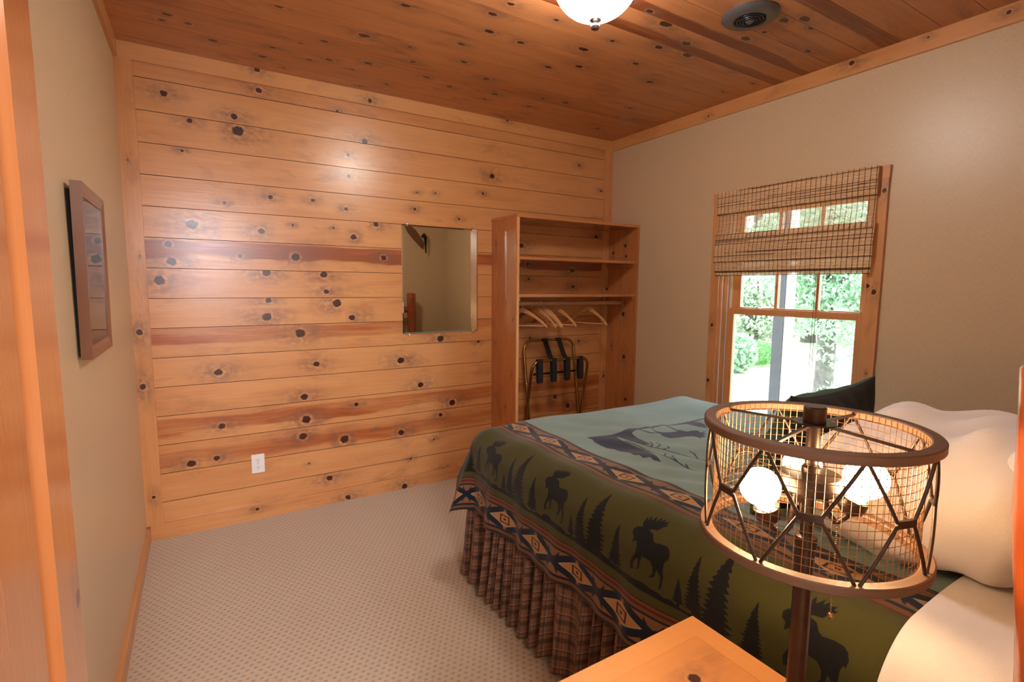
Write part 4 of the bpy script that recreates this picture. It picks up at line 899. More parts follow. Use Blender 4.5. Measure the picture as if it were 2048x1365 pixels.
def drape_pos(da, db, tpar, off=0.0, wave=1.0, side=1):
    """da, db: arrays of overhang beyond the flat rectangle on the side / at the foot; returns out, down, cos, sin"""
    r = np.sqrt(np.maximum(da, 0)**2+np.maximum(db, 0)**2); L = RB*math.pi/2
    ang = np.minimum(r, L)/RB; R2 = RB+off
    out = R2*np.sin(ang); down = R2*(1-np.cos(ang)); e = np.maximum(r-L, 0)
    phi = np.arctan2(np.maximum(db, 0), np.maximum(da, 1e-9))
    corner = np.sin(2*phi)
    out = out+e*(0.05+0.33*corner); down = down+e*(0.995-0.06*corner)
    wv = (0.013*np.sin(tpar*17+0.5)+0.008*np.sin(tpar*31+1.7)+0.004*np.sin(tpar*57))*wave
    out = out+wv*np.clip(e/0.22, 0, 1)**1.2*(1-corner*0.3)+0.02*corner*np.clip(e/0.2, 0, 1)*np.sin(phi*9)
    return out, down, np.cos(phi), np.sin(phi)
TOTC = 2*(RB*math.pi/2+0.24)+(PX1-PX0); CE = RB*math.pi/2+0.24
def drape(name, c0, c1, t0, t1, step, off, matk, foot=True, wave=1.0, cs=None):
    if cs is None: cs = np.linspace(c0, c1, int((c1-c0)/step)+1)
    nc = len(cs); ntt = int((t1-t0)/step)+1
    c = cs[:, None]*np.ones((1, ntt)); t = np.linspace(t0, t1, ntt)[None, :]*np.ones((nc, 1))
    near = c < CE; far = c > TOTC-CE
    da = np.where(near, CE-c, np.where(far, c-(TOTC-CE), 0)); db = np.where(t > PYF, t-PYF, 0)
    out, down, cp, sp = drape_pos(da, db, t+c*0.3*(db > 0), off, wave)
    sx = np.where(near, -1.0, 1.0)
    fx = np.clip(PX0+(c-CE), PX0, PX1); fy = np.minimum(t, PYF)
    has = (da > 0) | (db > 0)
    x = fx+np.where(has, sx*out*np.where(da > 0, cp, 0), 0); y = fy+np.where(has, out*np.where(db > 0, sp, 0), 0)
    z = ZT+off-np.where(has, down, 0)
    # soft relief of the top, and diagonal folds towards the pillows
    rel = 0.004*np.sin(c*7+t*3)+0.003*np.sin(c*13-t*9+1)+0.0025*np.sin(t*21+c*4)
    fold = 0.006*np.sin((t*0.8+c*0.6)*46+1.3*np.sin(c*9))*np.exp(-((c-0.72)/0.20)**2-((t+2.12)/0.22)**2)
    fold = fold+0.0025*np.sin((t*0.7+c*0.9)*38+2)*np.exp(-((c-0.78)/0.2)**2-((t+1.7)/0.3)**2)
    flat = np.clip(1-down/0.08, 0, 1)
    z = z+(rel+fold)*flat
    x = x-np.where(near, (0.004*np.sin(t*23+2)+0.003*np.sin(t*11))*np.clip(down/0.1, 0, 1), 0)
    P = np.stack([x, y, z], -1).reshape(-1, 3).astype(np.float32)
    idx = np.arange(nc*ntt).reshape(nc, ntt)
    F = np.stack([idx[:-1, :-1], idx[1:, :-1], idx[1:, 1:], idx[:-1, 1:]], -1).reshape(-1, 4)
    me = bpy.data.meshes.new(name); me.vertices.add(len(P)); me.vertices.foreach_set('co', P.ravel())
    me.loops.add(F.size); me.loops.foreach_set('vertex_index', F.ravel().astype(np.int32))
    me.polygons.add(len(F)); me.polygons.foreach_set('loop_start', np.arange(0, F.size, 4, dtype=np.int32)); me.polygons.foreach_set('loop_total', np.full(len(F), 4, dtype=np.int32))
    me.update(calc_edges=True); me.validate()
    me.polygons.foreach_set('use_smooth', np.ones(len(F), dtype=bool))
    cc = np.minimum(c, TOTC-c)
    st = np.stack([c, t, 0*c], -1).reshape(-1, 3).astype(np.float32)
    at = me.attributes.new('st', 'FLOAT_VECTOR', 'POINT'); at.data.foreach_set('vector', st.ravel())
    me.materials.append(M[matk]); o = bpy.data.objects.new(name, me); COL.objects.link(o)
    md = o.modifiers.new('thickness', 'SOLIDIFY'); md.thickness = 0.004; md.offset = 0
    return o, c, cc, t
# ---- silhouettes woven into the blanket, as a signed distance over (c, t)
def sdf_poly(px, py, poly):
    poly = np.array(poly); n = len(poly); d = np.full(px.shape, 1e9); ins = np.zeros(px.shape, bool)
    for i in range(n):
        a, b = poly[i], poly[(i+1) % n]; e = b-a; wx, wy = px-a[0], py-a[1]
        h = np.clip((wx*e[0]+wy*e[1])/(e@e+1e-12), 0, 1); d = np.minimum(d, (wx-e[0]*h)**2+(wy-e[1]*h)**2)
        c1 = (a[1] > py) != (b[1] > py); xi = a[0]+(py-a[1])*e[0]/(e[1] if abs(e[1]) > 1e-12 else 1e-12)
        ins ^= c1 & (px < xi)
    d = np.sqrt(d); return np.where(ins, -d, d)
def sdf_line(px, py, line, wd):
    d = np.full(px.shape, 1e9)
    for i in range(len(line)-1):
        a, b = np.array(line[i]), np.array(line[i+1]); e = b-a; wx, wy = px-a[0], py-a[1]
        h = np.clip((wx*e[0]+wy*e[1])/(e@e+1e-12), 0, 1); d = np.minimum(d, np.sqrt((wx-e[0]*h)**2+(wy-e[1]*h)**2))
    return d-wd
def zc(z): return (z-0.36) if z < 0.6 else 0.24+(z-0.6)*1.15
def tree_poly(t0, c0, h, wd, seed):
    q = random.Random(seed); Lf = []; Rt = []; m = 13
    for i in range(m):
        f = i/m; ww = wd/2*(1-f)**0.85
        for LL, s_ in ((Lf, -1), (Rt, 1)):
            LL.append((t0+s_*ww*q.uniform(0.85, 1.1), c0+0.012+h*f*0.97)); LL.append((t0+s_*ww*q.uniform(0.40, 0.58), c0+0.012+h*(f+0.45/m)))
    return [(t0-0.004, c0), (t0-0.004, c0+0.012)]+Lf+[(t0, c0+0.012+h)]+Rt[::-1]+[(t0+0.004, c0+0.012), (t0+0.004, c0)]
polys = []; lines = []
my = -2.215
for k in range(-2, 4):
    o_ = my+0.415*k
    polys.append([(p[0]+0.415*k, zc(p[1])) for p in BODY]); polys.append([(p[0]+0.415*k, zc(p[1])) for p in ANT])
    for dt, h, wd in ((-0.212, 0.178, 0.108), (-0.146, 0.135, 0.068), (-0.103, 0.065, 0.04), (0.112, 0.112, 0.066)):
        polys.append(tree_poly(o_+dt, 0.172, h, wd, 31*k+int(dt*1000)))
q = random.Random(3); g_ = [(-3.1+0.02*i, 0.166) for i in range(110)]
polys.append(g_+[(-3.1+0.02*i, 0.176+q.uniform(0, 0.012)+0.006*math.sin(i*0.6)) for i in range(110)][::-1])
blanket, gc, gcc, gt = drape('moose_blanket', 0.0, TOTC, -2.745, -1.032, 0.0026, 0.004, 'blanket', cs=np.unique(np.round(np.r_[np.arange(0, 0.15, 0.005), np.arange(0.15, 0.425, 0.0025), np.arange(0.425, 0.60, 0.005), np.arange(0.60, 1.40, 0.0032), np.arange(1.40, TOTC, 0.01), TOTC], 5)))
tag(blanket, 'green blanket with woven moose and pine tree border spread over the bed', 'blanket')
mot = np.full(gc.shape, 0.05)
def apply_(poly, fn, gx, gy, mask=None):
    global mot
    pa = np.array(poly); x0_, x1_ = pa[:, 0].min()-0.03, pa[:, 0].max()+0.03; y0_, y1_ = pa[:, 1].min()-0.03, pa[:, 1].max()+0.03
    sel = (gx > x0_) & (gx < x1_) & (gy > y0_) & (gy < y1_)
    if not sel.any(): return
    v = fn(gx[sel], gy[sel]); mot[sel] = np.minimum(mot[sel], v)
for p_ in polys: apply_(p_, lambda a, b: sdf_poly(a, b, p_), gt, gc)
gx = PX0+(gc-CE)
apply_(TOP1, lambda a, b: sdf_poly(a, b, TOP1), gx, gt); apply_(TOPM, lambda a, b: sdf_poly(a, b, TOPM), gx, gt)
for L_ in TOPB: apply_(L_, lambda a, b: sdf_line(a, b, L_, 0.0032), gx, gt)
# the scene continues towards the pillows: more branches, a ground line and a pine
more = [[(1.688, -1.986), (1.70, -2.10), (1.69, -2.25)], [(1.794, -1.983), (1.80, -2.08), (1.83, -2.16)], [(1.80, -2.08), (1.84, -2.07)], [(1.69, -2.06), (1.73, -2.02)], [(2.20, -1.60), (2.30, -1.72), (2.34, -1.95)], [(2.34, -1.95), (2.33, -2.2)]]
for L_ in more: apply_(L_, lambda a, b: sdf_line(a, b, L_, 0.0035), gx, gt)
bp = [(2.20, -1.80), (2.27, -1.84), (2.30, -1.90), (2.34, -2.02), (2.30, -2.10), (2.22, -2.16), (2.24, -2.02), (2.20, -1.93)]
apply_(bp, lambda a, b: sdf_poly(a, b, bp), gx, gt)
at = blanket.data.attributes.new('mot', 'FLOAT_VECTOR', 'POINT'); mv = np.zeros((mot.size, 3), np.float32); mv[:, 0] = mot.ravel(); at.data.foreach_set('vector', mv.ravel())

sheet, *_ = drape('white_sheet', 0.02, TOTC-0.02, -2.925, -2.52, 0.012, -0.004, 'white_cotton', wave=0.4)
tag(sheet, 'white sheet tucked over the mattress at the head of the bed', 'sheet')
# folded white comforter edge that spills over the side beside the pillows
cf, *_ = drape('folded_comforter', 0.03, TOTC-0.03, -2.918, -2.752, 0.008, 0.020, 'white_cotton', wave=0.8)
cf.modifiers['thickness'].thickness = 0.02
tag(cf, 'white folded comforter edge hanging beside the blanket under the pillows', 'comforter')

# ---- pleated plaid bed skirt round near side, foot and far side
path = [(X0+0.035, -2.88), (X0+0.035, YF-0.0), (X1-0.035, YF-0.0), (X1-0.035, -2.88)]
pp = []; 
def seg_pts(a, b, n): return [(a[0]+(b[0]-a[0])*i/n, a[1]+(b[1]-a[1])*i/n) for i in range(n)]
pp = seg_pts(path[0], path[1], 640)+seg_pts(path[1], path[2], 420)+seg_pts(path[2], path[3], 160)+[path[3]]
pp = np.array(pp); nP = len(pp); zsn = 26
dl = np.r_[0, np.cumsum(np.linalg.norm(np.diff(pp, axis=0), axis=1))]
tang = np.gradient(pp, axis=0); tang = np.array([np.convolve(tang[:, k], np.ones(25)/25, 'same') for k in (0, 1)]).T
tang /= np.linalg.norm(tang, axis=1)[:, None]+1e-9; nrm = np.stack([-tang[:, 1], tang[:, 0]], 1)
q = np.random.default_rng(11)
phase = dl*2*math.pi/0.068+2.0*np.sin(dl*9)+1.6*np.sin(dl*21+1)
pl = np.sin(phase)+0.35*np.sin(2*phase+0.8)
V = []; ST = []
for j in range(zsn):
    f = j/(zsn-1); z = 0.43-f*(0.43-0.028); amp = 0.006+0.021*f**0.7; bulge = 0.014*math.sin(min(1, f*3)*math.pi/2)+0.024*f
    pf = np.sin(phase+0.5*f*np.sin(dl*14))+0.35*np.sin(2*phase+0.8)
    o2 = pp+nrm*(bulge+amp*pf*(1+0.3*np.sin(dl*17)))[:, None]+tang*(0.006*f*np.cos(phase*1.0))[:, None]
    zz = z+0.006*f*np.sin(dl*13)
    V.append(np.c_[o2, zz if np.ndim(zz) else np.full(nP, zz)]); ST.append(np.c_[dl*1.9+0.012*np.sin(phase), np.full(nP, f*0.40), np.zeros(nP)])
V = np.array(V); ST = np.array(ST)
# outward: path runs towards the foot on the near side, so nrm points to -x there
me = bpy.data.meshes.new('bed_skirt'); P = V.reshape(-1, 3); idx = np.arange(len(P)).reshape(zsn, nP)
F = np.stack([idx[:-1, :-1], idx[:-1, 1:], idx[1:, 1:], idx[1:, :-1]], -1).reshape(-1, 4)
me.from_pydata([tuple(p) for p in P], [], [tuple(f) for f in F]); me.polygons.foreach_set('use_smooth', np.ones(len(F), dtype=bool))
at = me.attributes.new('st', 'FLOAT_VECTOR', 'POINT'); at.data.foreach_set('vector', ST.reshape(-1, 3).astype(np.float32).ravel())
me.materials.append(M['plaid']); sk = bpy.data.objects.new('bed_skirt', me); COL.objects.link(sk)
tag(sk, 'pleated brown plaid bed skirt hanging below the blanket', 'bed skirt')

# ---- pillows
def pillow(name, label, cat, w_, h_, t_, loc, rot, mats, seed=0, group=None, pinch=0.12, lumps=0.011, cor=0.12, nu=72, nv=56):
    q = random.Random(seed); ph = [q.uniform(0, 6.28) for _ in range(10)]
    u = np.linspace(-1, 1, nu)[:, None]*np.ones((1, nv)); v = np.linspace(-1, 1, nv)[None, :]*np.ones((nu, 1))
    u = np.sin(u*math.pi/2)*0.55+u*0.45; v = np.sin(v*math.pi/2)*0.55+v*0.45
    X = u*w_/2*(1-pinch*(1-v**2)*np.abs(u)**4*0+0)*(1-pinch*0.35*(1-np.abs(v)**2)*u**2)
    Y = v*h_/2*(1-pinch*0.35*(1-np.abs(u)**2)*v**2)
    X = X*(1-cor*np.abs(v)**5*np.abs(u)**3); Y = Y*(1-cor*np.abs(u)**5*np.abs(v)**3)
    th = t_/2*np.clip(1-np.abs(u)**2.4, 0, 1)**0.5*np.clip(1-np.abs(v)**2.4, 0, 1)**0.5
    lm = lumps*(np.sin(u*5+v*3+ph[0])+np.sin(v*7-u*2+ph[1])+0.6*np.sin(u*11+v*5+ph[2])+0.5*np.sin(v*15+u*7+ph[3]))
    rad = 0.006*np.sin(np.arctan2(v, u)*16+ph[4])*np.clip(np.maximum(np.abs(u), np.abs(v))-0.55, 0, 1)*2*np.clip(th/(t_*0.1), 0, 1)
    mul = np.clip(th/(t_*0.25), 0, 1)
    top = np.stack([X, Y, th+(lm+rad)*mul], -1); bot = np.stack([X, Y, -th-(lm*0.6+rad)*mul], -1)
    Pm = np.concatenate([top.reshape(-1, 3), bot.reshape(-1, 3)]); id1 = np.arange(nu*nv).reshape(nu, nv); id2 = id1+nu*nv
    F = [tuple(int(x) for x in f) for f in np.stack([id1[:-1, :-1], id1[1:, :-1], id1[1:, 1:], id1[:-1, 1:]], -1).reshape(-1, 4)]
    n1 = len(F)
    F += [tuple(int(x) for x in f) for f in np.stack([id2[:-1, :-1], id2[:-1, 1:], id2[1:, 1:], id2[1:, :-1]], -1).reshape(-1, 4)]
    me = bpy.data.meshes.new(name); me.from_pydata([tuple(p) for p in Pm], [], F)
    for m_ in mats: me.materials.append(m_)
    if len(mats) > 1: me.polygons.foreach_set('material_index', [0]*n1+[1]*n1)
    import bmesh
    bm = bmesh.new(); bm.from_mesh(me); bmesh.ops.remove_doubles(bm, verts=bm.verts, dist=1e-4); bm.to_mesh(me); bm.free()
    me.polygons.foreach_set('use_smooth', [True]*len(me.polygons))
    body = bpy.data.objects.new('pillow_body', me); COL.objects.link(body)
    root = thing(name, label, cat, loc, group); root.rotation_euler = tuple(math.radians(a) for a in rot)
    body.parent = root
    return root
WC = [M['white_cotton']]
pillow('white_pillow', 'plump white pillow nearest the lamp at the head of the bed', 'pillow', 0.68, 0.48, 0.36, (1.775, -2.655, 0.845), (-8, 8, 0), WC, 1, pinch=0.15)
pillow('white_pillow', 'white pillow tinted bluish for shade, peeking up behind the plump one, against the headboard', 'pillow', 0.52, 0.30, 0.13, (1.75, -2.862, 0.985), (-76, 0, 0), [M['shaded_cotton']], 2, pinch=0.15)
pillow('green_cushion', 'dark green cushion with a black back propped before the window', 'cushion', 0.50, 0.36, 0.17, (1.80, -2.335, 0.862), (-76, 0, 4), [M['green_velvet'], M['black_fabric']], 6, pinch=0.22, lumps=0.005, cor=-0.06)

# ================================================================== NIGHTSTAND
NX0, NX1, NY0, NY1, NZ = 0.690, 1.146, -2.945, -2.442, 0.620
ns = thing('nightstand', 'pine nightstand with breadboard edged top between the doorway and bed', 'nightstand', ((NX0+NX1)/2, (NY0+NY1)/2, 0))
mb = MB(); fwd = 0.046; b_ = 0.003
def slab(mb, lo, hi, axis, tn, seed, knots=()):
    mb.box(lo, (hi[0], hi[1], hi[2]), axis, tn=tn, seed=seed, knots=knots, kface=(2, 1))
slab(mb, (NX0, NY0, NZ-0.024), (NX0+fwd, NY1, NZ), 1, (-0.25, 99, 0), 3); slab(mb, (NX1-fwd, NY0, NZ-0.024), (NX1, NY1, NZ), 1, (-0.28, 99, 0), 5)
slab(mb, (NX0+fwd, NY1-fwd, NZ-0.024), (NX1-fwd, NY1, NZ), 0, (-0.28, 99, 0), 7); slab(mb, (NX0+fwd, NY0, NZ-0.024), (NX1-fwd, NY0+fwd, NZ), 0, (-0.25, 99, 0), 9)
top = mb.build('top_frame', M['pine_table'], ns)
mb = MB(); slab(mb, (NX0+fwd, NY0+fwd, NZ-0.022), (NX1-fwd, NY1-fwd, NZ-0.0006), 0, (0.10, 99, 0), 21, [(1.005, -2.56, 0.011), (0.83, -2.68, 0.010)]); mb.build('top_panel', M['pine_table'], ns)
mb = MB(); i_ = 0.03
mb.box((NX0+i_, NY0+i_, 0.16), (NX1-i_, NY0+i_+0.018, NZ-0.0245), 0); mb.box((NX0+i_, NY0+i_+0.018, 0.16), (NX0+i_+0.018, NY1-i_-0.018, NZ-0.0245), 1); mb.box((NX1-i_-0.018, NY0+i_+0.018, 0.16), (NX1-i_, NY1-i_-0.018, NZ-0.0245), 1); mb.box((NX0+i_, NY0+i_+0.018, 0.16), (NX1-i_, NY1-i_-0.018, 0.178), 0)
mb.box((NX0+i_, NY1-i_-0.018, 0.16), (NX1-i_, NY1-i_, 0.19), 0)
mb.build('body', M['pine_table'], ns)
for x in (NX0+i_-0.005, NX1-i_-0.035):
    for y in (NY0+i_-0.005, NY1-i_-0.035):
        mb = MB(); mb.box((x, y, 0), (x+0.04, y+0.04, NZ-0.025), 2); mb.build('leg', M['pine_table'], ns)
for za, zb in ((0.20, 0.39), (0.40, 0.585)):
    mb = MB(); mb.box((NX0+i_+0.04, NY1-i_-0.002, za), (NX1-i_-0.04, NY1-i_+0.016, zb), 0); dr = mb.build('drawer', M['pine_table'], ns)
    mb = MB(); mb.lathe([(0.007, 0), (0.007, 0.012), (0.016, 0.018), (0.016, 0.026), (0.0, 0.030)], ((NX0+NX1)/2, NY1-i_+0.016, (za+zb)/2), 20, (0, 1, 0)); mb.build('knob', M['bronze'], dr, smooth=True)

# ================================================================== TABLE LAMP
TX, TY, ZTOP, ZBOT = 1.0664, -2.7034, 1.1120, 0.9282
lp = thing('table_lamp', 'lit bronze table lamp with wood ringed wire drum shade', 'lamp', (TX, TY, NZ))
mb = MB(); mb.lathe([(0, 0), (0.068, 0), (0.070, 0.004), (0.070, 0.010), (0.064, 0.015), (0.022, 0.018), (0.016, 0.028), (0.0135, 0.03)], (TX, TY, NZ), 40); mb.build('base', M['bronze'], lp, smooth=True)
mb = MB(); mb.lathe([(0.0135, 0.02), (0.0135, ZBOT-NZ-0.012), (0.0155, ZBOT-NZ-0.010), (0.0155, ZBOT-NZ+0.006), (0.0095, ZBOT-NZ+0.008), (0.0095, ZTOP-NZ-0.004)], (TX, TY, NZ), 28); mb.build('pole', M['bronze'], lp, smooth=True)
mb = MB(); mb.lathe([(0, 0.024), (0.0135, 0.024), (0.0155, 0.022), (0.0155, 0.004), (0.0155, 0.0), (0.029, 0.0), (0.030, -0.002), (0.0, -0.003)], (TX, TY, ZTOP+0.002), 32); mb.build('finial', M['bronze'], lp, smooth=True)
shd = bpy.data.objects.new('shade', bpy.data.meshes.new('shade'))
RO, RI, hh = 0.155, 0.1375, 0.0135
def ring(z0, z1, name):
    mb = MB(); c = 0.0018
    prof = [(RI, z0), (RO-c, z0), (RO, z0+c), (RO, z1-c), (RO-c, z1), (RI+c, z1), (RI, z1-c), (RI, z0)]
    mb.lathe(prof, (TX, TY, 0), 96, seed=z0*10, tn=(0.05, 9, 0)); return mb
def P_(a, r, z): return (TX+r*math.cos(a), TY+r*math.sin(a), z)
rt_ = ring(ZTOP-hh, ZTOP, 'top'); shade_top = rt_.build('shade_ring', M['barn'], lp, smooth=True)
rb_ = ring(ZBOT, ZBOT+hh, 'bot'); shade_bot = rb_.build('shade_ring', M['barn'], lp, smooth=True)
mb = MB(); a0 = math.radians(5.5); rr_ = 0.1475; zt_, zb_, zm = ZTOP-hh, ZBOT+hh, (ZTOP+ZBOT)/2+0.002; dA = math.pi/4; pw = math.radians(6.0)
for k in range(8):
    a = a0+k*dA; am = a+dA/2
    for zz, s_ in ((zt_, 1), (zb_, -1)):
        for (aa, am_, s2) in ((a, am, 1), (a, am-dA, -1)):
            pts = []
            for f in np.linspace(0, 1, 7):
                ang = aa+s2*0.02+(am_-s2*pw*0.9-aa-s2*0.02)*f; z = zz+(zm+s_*0.003-zz)*f
                pts.append(P_(ang, rr_, z))
            pts.append(P_(am_-s2*pw*0.4, rr_, zm+s_*0.0022)); pts.append(P_(am_, rr_, zm+s_*0.002))
            mb.tube(pts, 0.0024, 8)
    for s_ in (1,):
        plate = [P_(am-pw+2*pw*i/6, rr_+0.0024, zm) for i in range(7)]
        for i in range(6):
            p1, p2 = V3(plate[i]), V3(plate[i+1]); n1, n2 = V3((math.cos(am-pw+2*pw*i/6), math.sin(am-pw+2*pw*i/6), 0)), V3((math.cos(am-pw+2*pw*(i+1)/6), math.sin(am-pw+2*pw*(i+1)/6), 0))
            dz = V3((0, 0, 0.0048))
            mb.face([p1-dz, p2-dz, p2+dz, p1+dz]); mb.face([p1-n1*0.004+dz, p1+dz, p2+dz, p2-n2*0.004+dz][::-1]); mb.face([p1-n1*0.004-dz, p1-dz, p2-dz, p2-n2*0.004-dz])
mb.build('hexagon_rods', M['bronze'], lp, smooth=True)
mb = MB(); rm = 0.1365
nw = 84
for k in range(nw):
    a = 2*math.pi*k/nw; mb.tube([P_(a, rm, ZBOT+0.003), P_(a+0.002, rm-0.0004, zm), P_(a, rm, ZTOP-0.003)], 0.00055, 4, False)
for k in range(15):
    z = ZBOT+0.012+k*0.0114; mb.tube([P_(a, rm, z) for a in np.linspace(0, 2*math.pi, 72, endpoint=False)], 0.00055, 4, closed=True)
wm = mb.build('wire_mesh', M['meshwire'], lp)
mb = MB()
for deg in (3.5, 93, 187, 268):
    a = math.radians(deg); p0, p1 = P_(a, 0.020, ZTOP-0.001), P_(a, RI+0.002, ZTOP-0.007); d = V3((-math.sin(a), math.cos(a), 0))*0.0028; uz = V3((0, 0, 0.0016))
    q0, q1 = V3(p0), V3(p1)
    c8 = [q0-d-uz, q0+d-uz, q0+d+uz, q0-d+uz, q1-d-uz, q1+d-uz, q1+d+uz, q1-d+uz]
    for f in ((0, 3, 2, 1), (4, 5, 6, 7), (0, 1, 5, 4), (1, 2, 6, 5), (2, 3, 7, 6), (3, 0, 4, 7)): mb.face([c8[i] for i in f])
mb.build('spider_arms', M['bronze'], lp)
HZ = 1.026
mb = MB(); mb.lathe([(0.0095, 0.016), (0.013, 0.012), (0.013, 0.004), (0.041, 0.002), (0.0425, -0.001), (0.0425, -0.020), (0.038, -0.024), (0.0, -0.026)], (TX, TY, HZ+0.006), 40); hub = mb.build('hub', M['bronze'], lp, smooth=True)
for k, deg in enumerate((150, 292, 38)):
    a = math.radians(deg); er = np.array([math.cos(a), math.sin(a), 0]); c0 = V3((TX, TY, HZ-0.020))
    lw = (0.050, 0.022, 0.040)[k]; rr2 = (0.058, 0.050, 0.050)[k]
    mb = MB(); pts = [c0+er*0.020+V3((0, 0, 0.002)), c0+er*0.022+V3((0, 0, -0.012)), c0+er*0.026+V3((0, 0, -lw-0.006)), c0+er*0.036+V3((0, 0, -lw-0.018)), c0+er*(rr2-0.01)+V3((0, 0, -lw-0.016)), c0+er*rr2+V3((0, 0, -lw-0.004)), c0+er*(rr2+0.001)+V3((0, 0, -lw+0.004))]
    mb.tube(pts, 0.0042, 12); arm = mb.build('arm', M['bronze'], lp, smooth=True)
    ax_ = er*0.32+V3((0, 0, 0.95)); ax_ /= np.linalg.norm(ax_); sp_ = pts[-1]
    mb = MB(); mb.lathe([(0, -0.003), (0.010, -0.003), (0.0175, 0.004), (0.019, 0.010), (0.019, 0.022), (0.0165, 0.023), (0.0, 0.022)], sp_, 24, ax_); so = mb.build('socket', M['bronze'], lp, smooth=True)
    mb = MB(); bprof = [(0.012, 0.020), (0.0135, 0.028)]+[(0.029*math.sin(t_), 0.056-0.029*math.cos(t_)) for t_ in np.radians(np.linspace(38, 178, 14))]
    mb.lathe(bprof, sp_, 24, ax_); mb.build('bulb', M['bulb'], lp, smooth='all')
    # pull chain of small beads
    zl = {0: 0.925, 1: 0.822, 2: 0.93}[k]; cp = sp_+er*-0.012+V3((0, 0, -0.004)); mb = MB()
    z = cp[2]
    while z > zl:
        mb.lathe([(0, -0.0012), (0.0011, -0.0006), (0.0011, 0.0006), (0, 0.0012)], (cp[0], cp[1], z), 6); z -= 0.0032
    mb.lathe([(0, -0.0052), (0.0034, -0.004), (0.0052, 0), (0.0034, 0.004), (0, 0.0055)], (cp[0], cp[1], zl-0.004), 14)
    mb.build('pull_chain', M['meshwire'], lp, smooth=True)

# ================================================================== WALL ORNAMENT over the bed (seen in the mirror)
orn = thing('wall_ornament', 'brown wooden plaque with dark hoof hook, seen only in the mirror', 'wall ornament', (2.66, -D, 1.95))
mb = MB(); pts = [(2.50, 2.10), (2.545, 2.115), (2.60, 2.06), (2.66, 2.02), (2.73, 1.92), (2.78, 1.86), (2.755, 1.78), (2.70, 1.83), (2.63, 1.90), (2.56, 1.98)]
mb.extrude(pts, 0.002, 0.020, lambda a, b, z: (a, -D+z, b), seed=4); mb.build('plaque', M['walnut'], orn)
mb = MB(); mb.tube([(2.75, -D+0.02, 1.94), (2.755, -D+0.06, 1.955), (2.76, -D+0.09, 1.92), (2.765, -D+0.085, 1.84), (2.77, -D+0.08, 1.73)], [0.018, 0.024, 0.02, 0.012, 0.008], 12); mb.build('hook', M['black_fabric'], orn, smooth=True)

# ================================================================== OUTSIDE
GZ = -0.55
mb = MB(); G = 40
P = np.zeros((G, G, 3))
for i in range(G):
    for j in range(G):
        x = W+0.2+(i/(G-1))**1.5*90; y = -30+j/(G-1)*110; P[i, j] = (x, y, GZ-0.02*max(0, x-8)*0+0.06*math.sin(x*0.3)*math.sin(y*0.25)*min(1, (x-W)/6))
mb.grid(P); gnd = mb.build('lawn', M['lawn'], smooth='all', weld=True); gnd['kind'] = 'structure'
mb = MB(); mb.box((4.44, -0.655, GZ-0.01), (4.56, -0.575, 3.4)); 
pst = thing('porch_post', 'dark blue grey porch post standing outside the window', 'post', (4.5, -0.62, GZ))
mb.build('shaft', M['post'], pst)
mb = MB(); mb.box((4.47, -0.682, GZ-0.01), (4.563, -0.656, 3.4)); mb.build('lit_face_strip', M['post_light'], pst)  # strip carries the lit face of the post as a paler colour
mb = MB(); mb.box((4.41, -0.71, GZ-0.02), (4.59, -0.555, GZ+0.16)); mb.build('plinth', M['post_light'], pst)
def leaves(blobs, n, size, seed):
    r = np.random.default_rng(seed); V = []; F = []
    vol = np.array([b[1][0]*b[1][1]*b[1][2] for b in blobs]); vol = vol/vol.sum()
    for (c, rad), k in zip(blobs, (vol*n).astype(int)):
        d = r.normal(size=(k, 3)); d /= np.linalg.norm(d, axis=1)[:, None]; d *= (0.45+0.55*r.random((k, 1))**0.5)
        p = np.array(c)+d*np.array(rad)
        a = r.normal(size=(k, 3)); a /= np.linalg.norm(a, axis=1)[:, None]; b = np.cross(a, r.normal(size=(k, 3))); b /= np.linalg.norm(b, axis=1)[:, None]
        s_ = size*r.uniform(0.6, 1.3, (k, 1))
        for q in range(k):
            i = len(V); s1 = s_[q, 0]
            V += [tuple(p[q]-a[q]*s1), tuple(p[q]+b[q]*s1*0.6-a[q]*s1*0.1), tuple(p[q]+a[q]*s1), tuple(p[q]-b[q]*s1*0.6-a[q]*s1*0.1)]; F.append((i, i+1, i+2, i+3))
    return V, F
def tree(name, label, cat, base, trunk_pts, tr, blobs, n, size, mat, seed, group=None):
    root = thing(name, label, cat, base, group)
    if trunk_pts:
        mb = MB(); rs = [tr*(1.25-0.6*i/(len(trunk_pts)-1)) for i in range(len(trunk_pts))]; mb.tube(trunk_pts, rs, 12)
        tp = V3(trunk_pts[-1]); q = random.Random(seed)
        for b in blobs[:5]: mb.tube([V3(trunk_pts[-2]), (V3(trunk_pts[-2])+V3(b[0]))/2+V3((q.uniform(-.1, .1), q.uniform(-.1, .1), 0.1)), V3(b[0])], [tr*0.45, tr*0.3, tr*0.12], 8)
        mb.build('trunk', M['bark'], root, smooth=True)
    V, F = leaves(blobs, n, size, seed); me = bpy.data.meshes.new('foliage'); me.from_pydata(V, [], F); me.materials.append(M[mat]); o = bpy.data.objects.new('foliage', me); COL.objects.link(o); o.parent = root; o.location = -V3(base)
    return root
def atpx(u, v, dist):
    d = fw*1019.2+rr*(u-1024)-uu*(v-682.5); d = d/math.hypot(d.x, d.y); p = Vector((0.284, -3.1048, 1.3133))+d*dist; return p
b = atpx(1642, 830, 10.5)
tb = (b.x, b.y, GZ)
def bl(u, v, dist, r): p = atpx(u, v, dist); return ((p.x, p.y, p.z), r)
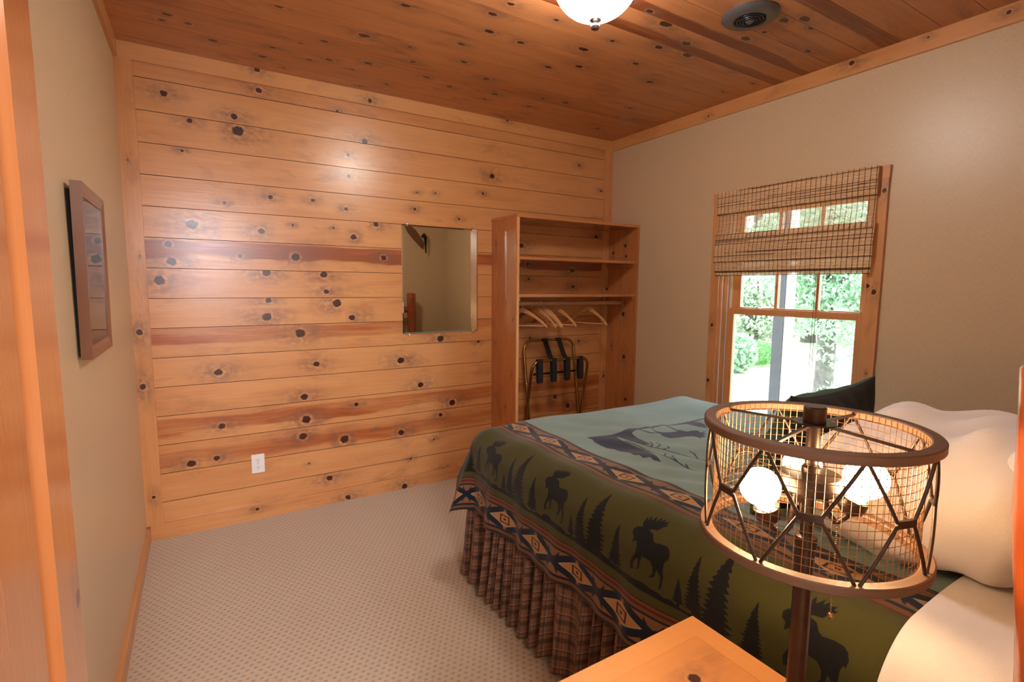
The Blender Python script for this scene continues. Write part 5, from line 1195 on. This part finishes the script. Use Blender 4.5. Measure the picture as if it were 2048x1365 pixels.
tree('maple_tree', 'slender maple tree with leafy trunk, right of the porch post', 'tree', tb, [(b.x, b.y, GZ-0.05), (b.x+0.02, b.y, 0.3), (b.x-0.05, b.y+0.05, 1.1), (b.x, b.y, 2.4), (b.x+0.1, b.y, 3.6)], 0.13,
     [bl(1650, 600, 10.4, (0.7, 0.7, 0.35)), bl(1700, 640, 10.2, (0.7, 0.7, 0.4)), bl(1615, 560, 10.6, (0.8, 0.8, 0.5)), bl(1700, 560, 10.5, (0.9, 0.9, 0.6)), bl(1640, 480, 10.5, (1.2, 1.2, 0.7)), bl(1670, 700, 10.3, (0.32, 0.32, 0.35)), bl(1655, 800, 10.3, (0.22, 0.22, 0.35)), bl(1600, 650, 10.9, (0.5, 0.5, 0.22))], 11000, 0.05, 'leaf', 3)
c1 = atpx(1500, 700, 16)
tree('leafy_tree', 'pale green tree across the lawn, left of the porch post', 'tree', (c1.x, c1.y, GZ), [(c1.x, c1.y, GZ-0.05), (c1.x, c1.y, 1.0), (c1.x+0.1, c1.y, 2.6), (c1.x, c1.y, 4)], 0.16,
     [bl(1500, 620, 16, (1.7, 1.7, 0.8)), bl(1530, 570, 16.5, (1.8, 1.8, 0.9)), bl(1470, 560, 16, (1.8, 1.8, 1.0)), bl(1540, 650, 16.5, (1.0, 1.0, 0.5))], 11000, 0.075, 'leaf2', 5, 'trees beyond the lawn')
c2 = atpx(1615, 690, 21)
tree('leafy_tree', 'pale green tree farther off across the lawn, behind the slender maple', 'tree', (c2.x, c2.y, GZ), [(c2.x, c2.y, GZ-0.05), (c2.x, c2.y, 1.2), (c2.x+0.1, c2.y, 3), (c2.x, c2.y, 5)], 0.2,
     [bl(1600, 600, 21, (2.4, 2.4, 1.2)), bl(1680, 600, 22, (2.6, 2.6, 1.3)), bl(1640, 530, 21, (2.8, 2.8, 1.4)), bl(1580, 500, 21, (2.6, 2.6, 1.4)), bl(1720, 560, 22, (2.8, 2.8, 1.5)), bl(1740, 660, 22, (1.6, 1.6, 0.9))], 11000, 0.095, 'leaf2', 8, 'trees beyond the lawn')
c3 = atpx(1505, 715, 14)
tree('round_shrub', 'low bright green shrub at the edge of the lawn', 'shrub', (c3.x, c3.y, GZ), None, 0, [((c3.x, c3.y, GZ+0.28), (0.75, 0.75, 0.30))], 3500, 0.035, 'shrub', 9)
c4 = atpx(1468, 690, 12.3)
tree('dark_bush', 'dark bush behind the low bright shrub', 'shrub', (c4.x, c4.y, GZ), None, 0, [((c4.x, c4.y, GZ+0.45), (0.5, 0.5, 0.45))], 900, 0.08, 'leaf', 12)
c5 = atpx(1860, 690, 17)
tree('leafy_tree', 'pale green tree across the lawn, hidden behind the wall right of the window', 'tree', (c5.x, c5.y, GZ), [(c5.x, c5.y, GZ-0.05), (c5.x, c5.y, 1.2), (c5.x+0.1, c5.y, 2.6), (c5.x, c5.y, 4)], 0.16,
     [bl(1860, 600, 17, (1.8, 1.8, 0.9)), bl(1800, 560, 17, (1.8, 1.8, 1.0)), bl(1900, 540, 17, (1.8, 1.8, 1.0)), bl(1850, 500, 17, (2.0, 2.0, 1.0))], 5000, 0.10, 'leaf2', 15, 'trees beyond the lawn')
